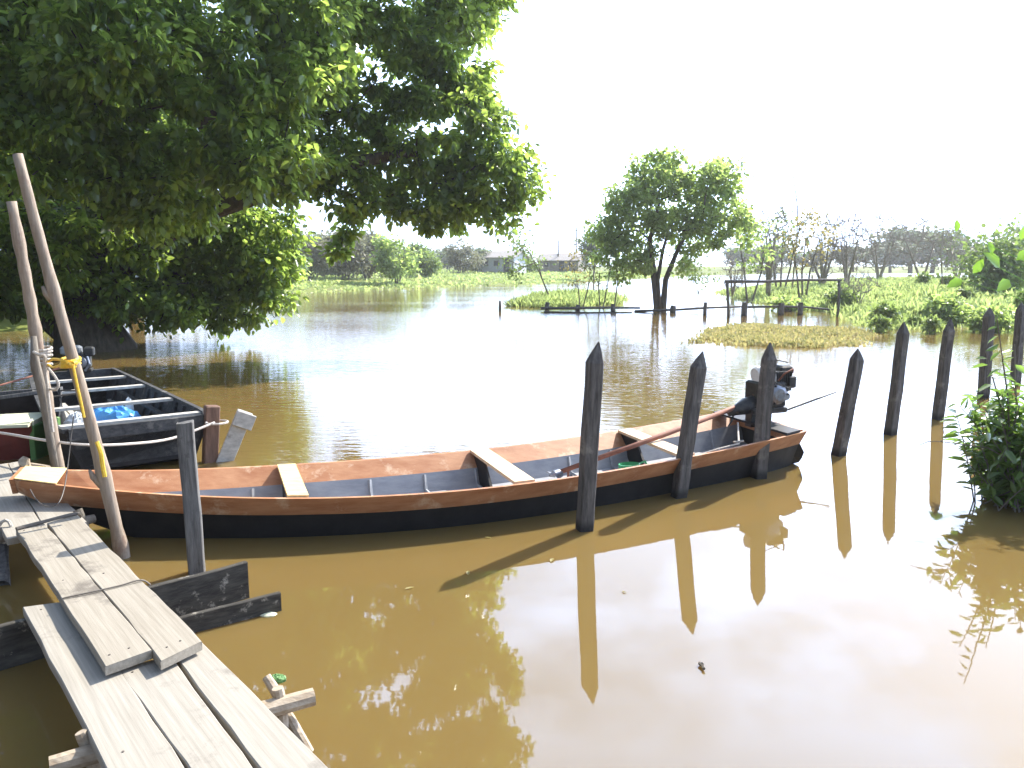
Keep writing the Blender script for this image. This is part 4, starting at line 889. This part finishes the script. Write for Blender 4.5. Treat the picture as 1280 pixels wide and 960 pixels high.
# --- skiff with cream gunwale and the black canoe at the left edge
wsk=lambda s:.42*(1-.35*max(0,1-s/.2)); zsk=lambda s:.33+.06*max(0,1-s/.3)
sk,SP=plank_boat('skiff','maroon skiff with cream gunwale and green end at left edge',(-4.98,8.3),(-1,-.2),3.6,wsk,zsk,(M['maroon'],M['green'],M['cream']))
mb=MB(); mb.loft([[SP(s_,-.34,.36),SP(s_,.34,.36),SP(s_,.34,.39),SP(s_,-.34,.39)] for s_ in(0,.13)]); mb.build('bow_deck',M['cream'],sk)
mb=MB(); mb.box(SP(-.01,0,.14),(.06,.5,.44),ch=.01); mb.build('bow_board',M['green'],sk)
wbc=lambda s:.05+.4*min(1,s/.35)**.7; zbc=lambda s:.42+.12*max(0,1-s/.25)
bc,BP=plank_boat('black_canoe','black canoe whose pointed bow enters at the left edge','x',(0,0),1,wbc,zbc,None) if False else plank_boat('black_canoe','black canoe whose pointed bow enters at the left edge',(-5.35,9.35),(-1,.05),4.,wbc,zbc,(M['black'],M['boatgrey'],M['greywood']))

# ---------------------------------------------------------------- tall poles and ropes
def rough_pole(label,b,t,r0,r1,seed,bend,group=None,knots=()):
    rs=random.Random(seed); b=Vector(b); t=Vector(t); n=26; pts=[];rr=[]
    for i in range(n+1):
        f=i/n; p=b+(t-b)*f; p=p+Vector((math.sin(f*7+seed)*.006+bend*math.sin(f*math.pi),math.cos(f*5+seed)*.012,0)); pts.append(p)
        r=r0+(r1-r0)*f; r*=1+rs.uniform(-.05,.05)
        for k_ in knots:
            r*=1+.28*math.exp(-((f-k_)/.013)**2)
        rr.append(r)
    mb=MB(); mb.tube(pts,rr,11); 
    for k_ in knots[:2]:
        p=b+(t-b)*k_; mb.tube([p+Vector((0,0,-.05)),p+Vector((-r0*.9,-.03,.02)),p+Vector((-r0*1.2,-.04,.07))],[r0*.6,r0*.45,r0*.2],7)
    return tag(mb.build('mooring_pole',M['stick'],loc=Vector((b.x,b.y,0)),smooth=True),label,'pole',group)
pA=at(84,622,0); tA=atY(15,252,pA.y); pAb=pA+(pA-tA)*.2
pB=at(152,697,0); tB=atY(24,193,pB.y); pBb=pB+(pB-tB)*.2
rough_pole('shorter rough pole standing behind the canoe bow, at left edge',pAb,tA,.05,.038,3,-.02,'tall poles by the jetty',(.45,.55,.66,.74,.8,.88,.93))
rough_pole('taller pale pole leaning left in front of the canoe bow',pBb,tB,.046,.032,5,.012,'tall poles by the jetty',(.72,.34,.2))
# split crooked limb nailed beside the shorter pole
mb=MB(); mb.tube([atY(42,420,pA.y-.08),atY(44,455,pA.y-.1),atY(55,500,pA.y-.09),atY(62,545,pA.y-.07),atY(72,600,pA.y-.05)],[.022,.04,.036,.032,.03],8)
tag(mb.build('split_limb',M['bark2'],loc=atY(72,600,pA.y-.05),smooth=True),'dark split limb tied against the shorter pole','pole')
def rope(label,pts,r,m,name='rope',n=6,sub=4):
    P=[Vector(p) for p in pts]; out_=[]
    for i in range(len(P)-1):
        p0=P[max(i-1,0)];p1=P[i];p2=P[i+1];p3=P[min(i+2,len(P)-1)]
        for k_ in range(sub):
            t=k_/sub; out_.append(.5*((2*p1)+(-p0+p2)*t+(2*p0-5*p1+4*p2-p3)*t*t+(-p0+3*p1-3*p2+p3)*t**3))
    out_.append(P[-1]); mb=MB(); mb.tube(out_,r,n); return mb,out_
YA=pA.y-.13; YB=pB.y-.07
def kp(px,py,Y): return atY(px,py,Y)
mb,_=rope('', [kp(60,452,YA),kp(66,449,YA-.2),kp(76,450,YA-.6),kp(86,455,YB-.02),kp(95,452,YB-.02)],.011,'y')
for j in range(4):
    yy=449+j*3.2; c=kp(88,yy,pB.y); cc=[c+Vector((math.cos(a_)*.055,math.sin(a_)*.055,.008*math.sin(a_+j))) for a_ in [2*math.pi*i/12 for i in range(13)]]; mb.tube(cc,.011,6,cap=False)
m2,_=rope('',[kp(60,456,YA),kp(66,459,YA-.25),kp(74,457,YA-.7),kp(84,452,YB)],.01,'y'); mb.add(m2.v,m2.f)
m2,_=rope('',[kp(91,456,YB),kp(96,480,YB),kp(101,502,YB),kp(105,522,YB)],.009,'y'); mb.add(m2.v,m2.f)
m2,_=rope('',[kp(121,552,YB-.01),kp(126,566,YB-.02),kp(128,580,YB-.02),kp(131,596,YB-.02)],.014,'y'); mb.add(m2.v,m2.f)
tag(mb.build('yellow_rope',M['yellowrope'],loc=kp(88,452,pB.y)),'bright yellow rope lashing the two tall poles together','rope')
mb,_=rope('',[kp(42,440,YA),kp(48,443,YA-.03),kp(56,445,YA-.03),kp(56,455,YA-.02),kp(59,480,YA-.03),kp(61,500,YA-.02),kp(66,540,YA-.02)],.014,'r')
for j in range(5):
    c=kp(54,436+j*4.5,pA.y); cc=[c+Vector((math.cos(a_)*.062,math.sin(a_)*.062,.01*math.sin(a_+j))) for a_ in [2*math.pi*i/12 for i in range(13)]]; mb.tube(cc,.012,6,cap=False)
m2,_=rope('',[kp(60,460,YA-.02),kp(68,470,YA-.04),kp(73,480,YA-.04),kp(70,487,YA-.04),kp(62,486,YA-.02)],.011,'r'); mb.add(m2.v,m2.f)
tag(mb.build('pole_rope',M['rope'],loc=kp(54,445,pA.y)),'dirty grey rope knotted round the shorter pole with hanging loop','rope')
stp=DP(-.03,.7,.40)+Vector(db.location)
mb,_=rope('',[kp(-60,535,7.2),kp(0,541,7.1),kp(60,551,6.75),kp(110,556,6.7),kp(160,555,7.0),kp(215,548,7.5),tuple(stp+Vector((0,-.06,.03)))],.0125,'w',sub=5)
cc=[stp+Vector((math.cos(a_)*.105,math.sin(a_)*.1,.02)) for a_ in [2*math.pi*i/12 for i in range(13)]]; mb.tube(cc,.012,6,cap=False)
tag(mb.build('mooring_rope',M['whiterope'],loc=kp(110,556,6.7)),'long pale pink rope sagging from left edge to the plank boat post','rope')
mb,_=rope('',[kp(92,520,YB-.02),kp(89,545,YB-.05),kp(85,580,YB-.12),kp(80,612,YB-.25),kp(72,630,YB-.35),kp(58,633,YB-.3),kp(46,625,YB-.2),kp(38,612,YB-.05)],.0038,'r',sub=5)
tag(mb.build('thin_cord',M['wire'],loc=kp(85,580,YB)),'thin brown cord hanging from the taller pole onto the canoe bow','rope')
mb,_=rope('',[BP(.0,0,.52)+Vector(bc.location),BP(.0,0,.5)+Vector(bc.location)+Vector((.35,-.1,.02)),DP(.55,-.6,.45)+Vector(db.location)],.011,'r')
tag(mb.build('bow_line',M['wire'],loc=BP(0,0,.5)+Vector(bc.location)),'short dark line from the black canoe bow to the plank boat','rope')

# ---------------------------------------------------------------- jetty
TH=.042
def plank(label,quad,z,mt='plank',th=TH,seed=0,name='jetty_plank',group='planks of the jetty',over=0,split=False):
    """quad: far-left, far-right, near-right, near-left pixels at board-top height z"""
    a,b,c,d=[at(px,py,z) for px,py in quad]
    rs=random.Random(seed); m0=(a+b)/2; m1=(c+d)/2; ax=(m1-m0); Lg=ax.length; ax.normalize(); ang=math.atan2(ax.y,ax.x)
    rot=Matrix.Rotation(-ang,3,'Z'); L4=[rot@(p-m0) for p in(a,b,c,d)]
    n=14; mb=MB(); top=[];rings=[]
    for i in range(n+1):
        f=i/n; l=L4[0]+(L4[3]-L4[0])*f; r=L4[1]+(L4[2]-L4[1])*f
        jl=rs.uniform(-.004,.004); jr=rs.uniform(-.004,.004); l=Vector((l.x,l.y+jl,0)); r=Vector((r.x,r.y+jr,0)); e=.004; zz=rs.uniform(-.0012,.0012)
        s=1 if r.y>l.y else -1
        rings.append([Vector((l.x,l.y,-th+zz)),Vector((l.x,l.y,-e+zz)),Vector((l.x,l.y+s*e,zz)),Vector((r.x,r.y-s*e,zz)),Vector((r.x,r.y,-e+zz)),Vector((r.x,r.y,-th+zz))])
    mb.loft(rings); o=mb.build(name,M[mt]); o.location=m0; o.rotation_euler=(0,0,ang)
    wl=(L4[0]-L4[1]).length
    for x_,f_ in((.07,.25),(.07,.75),(Lg-.09,.28),(Lg-.09,.7),(Lg*.5,.3)):
        if x_>Lg-.02: continue
        fr=x_/Lg; l=L4[0]+(L4[3]-L4[0])*fr; r=L4[1]+(L4[2]-L4[1])*fr; p=l+(r-l)*(f_+rs.uniform(-.08,.08)); nb=MB(); nb.tube([(p.x,p.y,-.002),(p.x,p.y,.0025)],[.0055,.0045],7); nb.build('nail',M['wire'],o)
    return tag(o,label,'plank',group)
ZL=.27; ZU=ZL+.062
def ext(p,q_,z,d):  # extend line p->q beyond q to distance d metres
    a=at(*p,z); b=at(*q_,z); v=(b-a).normalized(); e=b+v*d
    return e
def proj(P):
    d=P-Vector((0,0,CH)); c,s=math.cos(PITCH),math.sin(PITCH); f=d.y*c-d.z*s; u=d.y*s+d.z*c; return (640+F*d.x/f,480-F*u/f)
def epx(p,q_,z,d): return proj(ext(p,q_,z,d))
D=1.5
plank('leftmost broad plank of the lower layer, at the photo bottom',[(29,759),(96,750),epx((141,838),(222,960),ZL,D),epx((29,759),(133,960),ZL,D)],ZL,seed=1)
plank('middle plank of the lower layer, between two long gaps',[(147,836),(212,819),epx((212,819),(317,960),ZL,D),epx((147,836),(236,960),ZL,D)],ZL,'plank',seed=2)
plank('rightmost plank of the lower layer, beside the forked log end',[(217,817),(250,800),epx((255,804),(411,960),ZL,D),epx((218,819),(325,960),ZL,D)],ZL,'plank',seed=3)
plank('left upper plank with cracked near end, lying over lower planks',[(20,661),(56,654),(190,812),(131,833)],ZU,'plank2',seed=4)
plank('right upper plank whose square end overhangs the lower planks',[(58.5,654),(96,643),(253,801),(201,826),],ZU,'plank2',seed=5)
plank('far plank of the jetty under the canoe bow, river side',[(10,579),(33,575),(108,652),(58,664)],ZU-.055,'plank',seed=6)
plank('far plank of the jetty at the left edge of the photo',[(-35,586),(9,579),(57,664),(8,674)],ZU-.055,'plank',seed=7)
plank('weathered wide plank glimpsed beneath the two upper planks',[(40,668),(90,655),(210,790),(150,806)],ZL-.004,'plank2',seed=8)
# wires binding the planks
def wirelist(pl,z,label):
    P=[at(px,py,z) for px,py in pl]; mb,_=rope('',P,.0045,'w',sub=4); return tag(mb.build('binding_wire',M['wire'],loc=P[0]),label,'wire')
a1=[at(78,748,ZU+.006),at(110,741,ZU+.008),at(150,732,ZU+.006),at(176,725,ZU+.008),at(188,731,ZU-.03)]
mb,_=rope('',a1,.0045,'w'); tag(mb.build('binding_wire',M['wire'],loc=a1[0]),'thin dark wire tied across the two upper planks','wire')
a1=[at(20,661,ZU+.012),at(55,652,ZU+.012),at(95,642,ZU+.012),at(100,646,ZU-.03)]
mb,_=rope('',a1,.011,'w'); tag(mb.build('cord',M['wire'],loc=a1[0]),'dark cord laid across the far end of the upper planks','cord')
# edge boards crossing under the jetty
def edge_board(label,p0,p1,top0,top1,bottom,th,mt,name='edge_board',seed=0):
    a=Vector(p0);b=Vector(p1); ax=(b-a); Lg=ax.length; ang=math.atan2(ax.y,ax.x); rs=random.Random(seed); mb=MB(); n=10; rr=[]
    for i in range(n+1):
        f=i/n; zt_=top0+(top1-top0)*f+rs.uniform(-.003,.003); x=Lg*f; rr.append([Vector((x,-th/2,bottom)),Vector((x,-th/2,zt_-.004)),Vector((x,-th/2+.004,zt_)),Vector((x,th/2,zt_)),Vector((x,th/2,bottom))])
    mb.loft(rr); o=mb.build(name,M[mt]); o.location=(a.x,a.y,0); o.rotation_euler=(0,0,ang); return tag(o,label,'board','boards on edge under the jetty')
zb1=.225
pa=at(-80,803,zb1); pb=at(308,702,zb1+.0)
edge_board('wide mouldy board set on edge under the jetty, by the grey post',pa,pb,zb1,zb1,-.25,.035,'mould',seed=1)
pa=at(160,788,.10); pb=at(350,742,.10)
edge_board('narrow wet board on edge, low in the water',pa,pb,.10,.11,-.25,.03,'mould',seed=2)
# round cross log with stakes
def log(label,pts,rad,name='cross_log',m='log',cat='log',group=None):
    mb=MB(); P=[Vector(p) for p in pts]; mb.tube(P,rad,10); return tag(mb.build(name,M[m],loc=P[0],smooth=False),label,cat,group)
zl=ZL-TH-.045
la=at(62,958,zl); lb=at(392,872,zl); 
log('pale round log crossing beneath the lower planks',[la+Vector((-.0,-.0,0)),la+(lb-la)*.3+Vector((0,.01,.004)),la+(lb-la)*.7,lb+Vector((0,0,.004))],[.036,.042,.04,.038])
SGp='short stakes holding the cross logs'
def sstake(label,px0,py0,z0,px1,py1,Y_off,r,seed=0):
    b=at(px0,py0,z0); t=atY(px1,py1,b.y+Y_off); dn=b+(b-t).normalized()*((b.z+.5)/max(.05,(t-b).normalized().z)); 
    log(label,[dn,b,(b+t)/2+Vector((.004,0,0)),t],[r*1.05,r,r*1.02,r*.92],'short_stake','log','stake',SGp)
sstake('short upright stake in front of the right end of the log',352,895,.13,347,860,0,.026)
sstake('short tilted stake behind the right end of the log',350,876,.16,333,846,.05,.022)
sstake('short stake beside the left end of the log, at bottom left',112,945,.16,101,915,0,.024)
lump('green_leaf_tuft','small green leaf caught beside the tilted stake','leaf',tuple(at(346,849,.2)),(.04,.03,.02),'green',9)
# far support
log('pale peeled log end sticking out beside the canoe bow',[at(-40,592,.21),at(28,582,.21),at(60,586,.21)],[.04,.04,.032])
log('short knobbly stake end beside the canoe bow',[at(34,600,-.3),at(34,590,.2),at(30,577,.33),at(33,572,.36)],[.04,.04,.045,.03],'short_stake','log','stake',SGp)
log('stub of a grey stake on river side of the upper planks',[at(108,690,-.3),at(104,655,.2),at(97,637,.3)],[.035,.035,.03],'short_stake','bark2','stake',SGp)
log('dark crossbar under the far end of the upper planks',[at(-30,678,.21),at(60,662,.21),at(118,648,.21)],[.035,.04,.03],'cross_log','bark2')
log('dark round post under the jetty at the left edge',[at(2,740,-.5),at(2,735,0),at(2,660,.21)],[.05,.05,.045],'jetty_post','darkwood','post')
mb=MB(); c=at(6,664,.25); mb.tube([c+Vector((math.cos(a_)*.045,math.sin(a_)*.02,math.sin(a_)*.07)) for a_ in [2*math.pi*i/12 for i in range(13)]],.012,6,cap=False); tag(mb.build('rope_loop',M['rope'],loc=c),'small pale rope loop round the post at left edge','rope')
sup=at(200,1100,ZL-TH-.06)

# ---------------------------------------------------------------- right foreground shrub
def leafy_shrub():
    rs=np.random.RandomState(91); b=at(1252,630,0); root=empty('leafy_shrub',tuple(b),'leafy green shrub with glossy narrow leaves at the right edge, growing from water','shrub')
    mb=MB(); P=[];D=[]
    for i in range(130):
        a=rs.uniform(0,2*math.pi); rr=rs.uniform(.12,.52)
        h=rs.uniform(.25,1.08)*(1.08-.5*rr); bx=np.array([rs.normal()*.13+.06,rs.normal()*.13,-.1]); ex_=np.array([math.cos(a)*rr*1.0+.12,math.sin(a)*rr,h]);
        if h<.4: ex_[:2]*=1.15
        mid=(bx+ex_)/2+np.array([0,0,h*.2])
        pts=[]
        for k_ in range(9):
            t=k_/8; pts.append((1-t)**2*bx+2*t*(1-t)*mid+t*t*ex_)
        mb.tube(pts,[.007-.0045*k_/8 for k_ in range(9)],5)
        nl=rs.randint(14,24)
        for k_ in range(nl):
            t=.22+.78*k_/nl; q_=(1-t)**2*bx+2*t*(1-t)*mid+t*t*ex_; tg=2*(1-t)*(mid-bx)+2*t*(ex_-mid); tg/=np.linalg.norm(tg)
            sv=np.cross(tg,rs.normal(size=3)); sv/=np.linalg.norm(sv); P.append(q_); D.append(tg*.5+sv*.95+np.array([0,0,-.1]))
    # taller stalks with hanging leaves
    for (px,py,ddy) in((1246,398,-.1),(1268,430,.1),(1232,440,0)):
        t_=np.array(atY(px,py,b.y+ddy)-b); s0=np.array([.05,0,0.3]); mb.tube([s0,(s0+t_)/2+np.array([.03,0,0]),t_],[.009,.007,.004],5)
        for k_ in range(12):
            f=.35+.65*k_/12; q_=s0+(t_-s0)*f; P.append(q_); D.append(np.array([rs.choice([-1,1])*rs.uniform(.6,1),rs.uniform(-.5,.5),rs.uniform(-.5,.4)]))
    mb.build('stems',M['bark2'],root)
    P=np.array(P);D=np.array(D); n=len(P); Nn=rs.normal(size=(n,3))*.5; Nn[:,2]+=1; Ls=rs.uniform(.075,.16,n)
    V,q_=leaves(P,D,Nn,Ls,Ls*.19,.3,.2); npmesh('foliage',V,q_,M['lf_bush'],root)
    # trailing runner
    mb=MB(); pl=[(1262,575),(1235,560),(1200,555),(1175,552),(1160,552),(1150,556)]; Yr=[b.y-.1,b.y-.12,b.y-.1,b.y-.08,b.y-.05,b.y-.05]
    pp=[np.array(atY(px,py,Y)-b) for (px,py),Y in zip(pl,Yr)]; mb.tube(pp,[.006,.005,.005,.004,.004,.003],5)
    mb.tube([pp[3],np.array(atY(1182,548,b.y-.08)-b),np.array(atY(1178,534,b.y-.08)-b)],[.004,.003,.002],4); mb.build('runner',M['bark2'],root)
leafy_shrub()
def broad_plant():
    rs=np.random.RandomState(92); b=at(1300,505,0); root=empty('broad_leaf_plant',tuple(b),'tall weed with large bright green leaves at right edge','plant'); mb=MB();P=[];D=[];Nn=[];Ls=[]
    lv=[(1203,350,.26,(-.8,-.2,-.3)),(1216,342,.24,(.5,-.2,.9)),(1195,290,.18,(.05,0,1)),(1250,335,.36,(-.7,-.2,.6)),(1262,350,.30,(-.5,-.3,-.3)),(1270,325,.30,(.7,0,.4)),(1240,318,.2,(-.2,.1,.9)),(1283,350,.3,(.8,0,-.2)),(1275,300,.2,(.3,0,1))]
    for px,py,L_,d in lv:
        e=np.array(atY(px,py,b.y+rs.uniform(-.3,.3))-b); s0=np.array([.15+rs.normal()*.03,rs.normal()*.05,-.2]); m_=np.array([.25,0,e[2]*.7]); mb.tube([s0,m_,(m_+e)/2+np.array([.02,0,.03]),e],[.010,.008,.005,.003],5)
        P.append(e);D.append(d);Nn.append((.1,-.9,.5));Ls.append(L_)
    mb.build('stalks',M['lf_broad'],root)
    P=np.array(P);D=np.array(D,float);Ls=np.array(Ls); V,q_=leaves(P,D,np.array(Nn),Ls,Ls*.3,.25,.12); npmesh('leaves',V,q_,M['lf_broad'],root)
broad_plant()
# floating scraps
def twig_(label,pts,r):
    mb=MB(); P=[at(px,py,.012) for px,py in pts]; mb.tube(P,[r]*len(P),5); return tag(mb.build('floating_twig',M['bark2'],loc=P[0]),label,'twig')
twig_('tiny dark twig floating alone in the lower right water',[(874,829),(878,832),(880,836)],.008)
lump('floating_seed','small dark seed pod floating beside the tiny twig','seed pod',tuple(at(877,831,.0)),(.012,.009,.012),'bark2',8)
lump('floating_leaf','pale leaf floating at the end of the narrow wet board','leaf',tuple(at(335,768,.003)),(.05,.03,.008),'cream',12)

def fl_leaf():
    mb=MB(); mb.add([(-.05,0,0),(-.02,.018,.004),(.02,.017,.005),(.055,0,.001),(.02,-.017,.006),(-.02,-.018,.003),(0,0,-.001)],[(0,1,6),(1,2,6),(2,3,6),(3,4,6),(4,5,6),(5,0,6)])
    return mb.build('fallen_leaf',M['lf_yel'])
flp=fl_leaf(); rr_=random.Random(5)
for i,(px,py) in enumerate([(512,735),(585,716),(690,700),(385,530),(610,672),(780,740)]):
    o=flp if i==0 else flp.copy()
    if i: col.objects.link(o)
    p=at(px,py,.004); o.location=p; o.rotation_euler=(0,0,rr_.uniform(0,6)); q_=rr_.uniform(.35,.8); o.scale=(q_,q_,q_)
    tag(o,'small yellowed leaf floating on the muddy water','leaf','fallen leaves floating on the water')
# ---------------------------------------------------------------- humid haze over the river
HAZE=.00055
if HAZE>0:
    mb=MB(); mb.box((0,1150,8.6),(3300,3000,22.6)); hz_o=mb.build('haze',None if False else bpy.data.materials.new('humid_air')); tag(hz_o,'thin bright humid haze over the river','haze',kind='stuff')
    del hz_o['category']
    m=hz_o.data.materials[0]; m.use_nodes=True; t=m.node_tree; t.nodes.clear(); oo=t.nodes.new('ShaderNodeOutputMaterial'); pv_=t.nodes.new('ShaderNodeVolumePrincipled')
    pv_.inputs['Density'].default_value=HAZE; pv_.inputs['Color'].default_value=(.95,.97,1,1); pv_.inputs['Anisotropy'].default_value=.4; t.links.new(pv_.outputs[0],oo.inputs['Volume'])
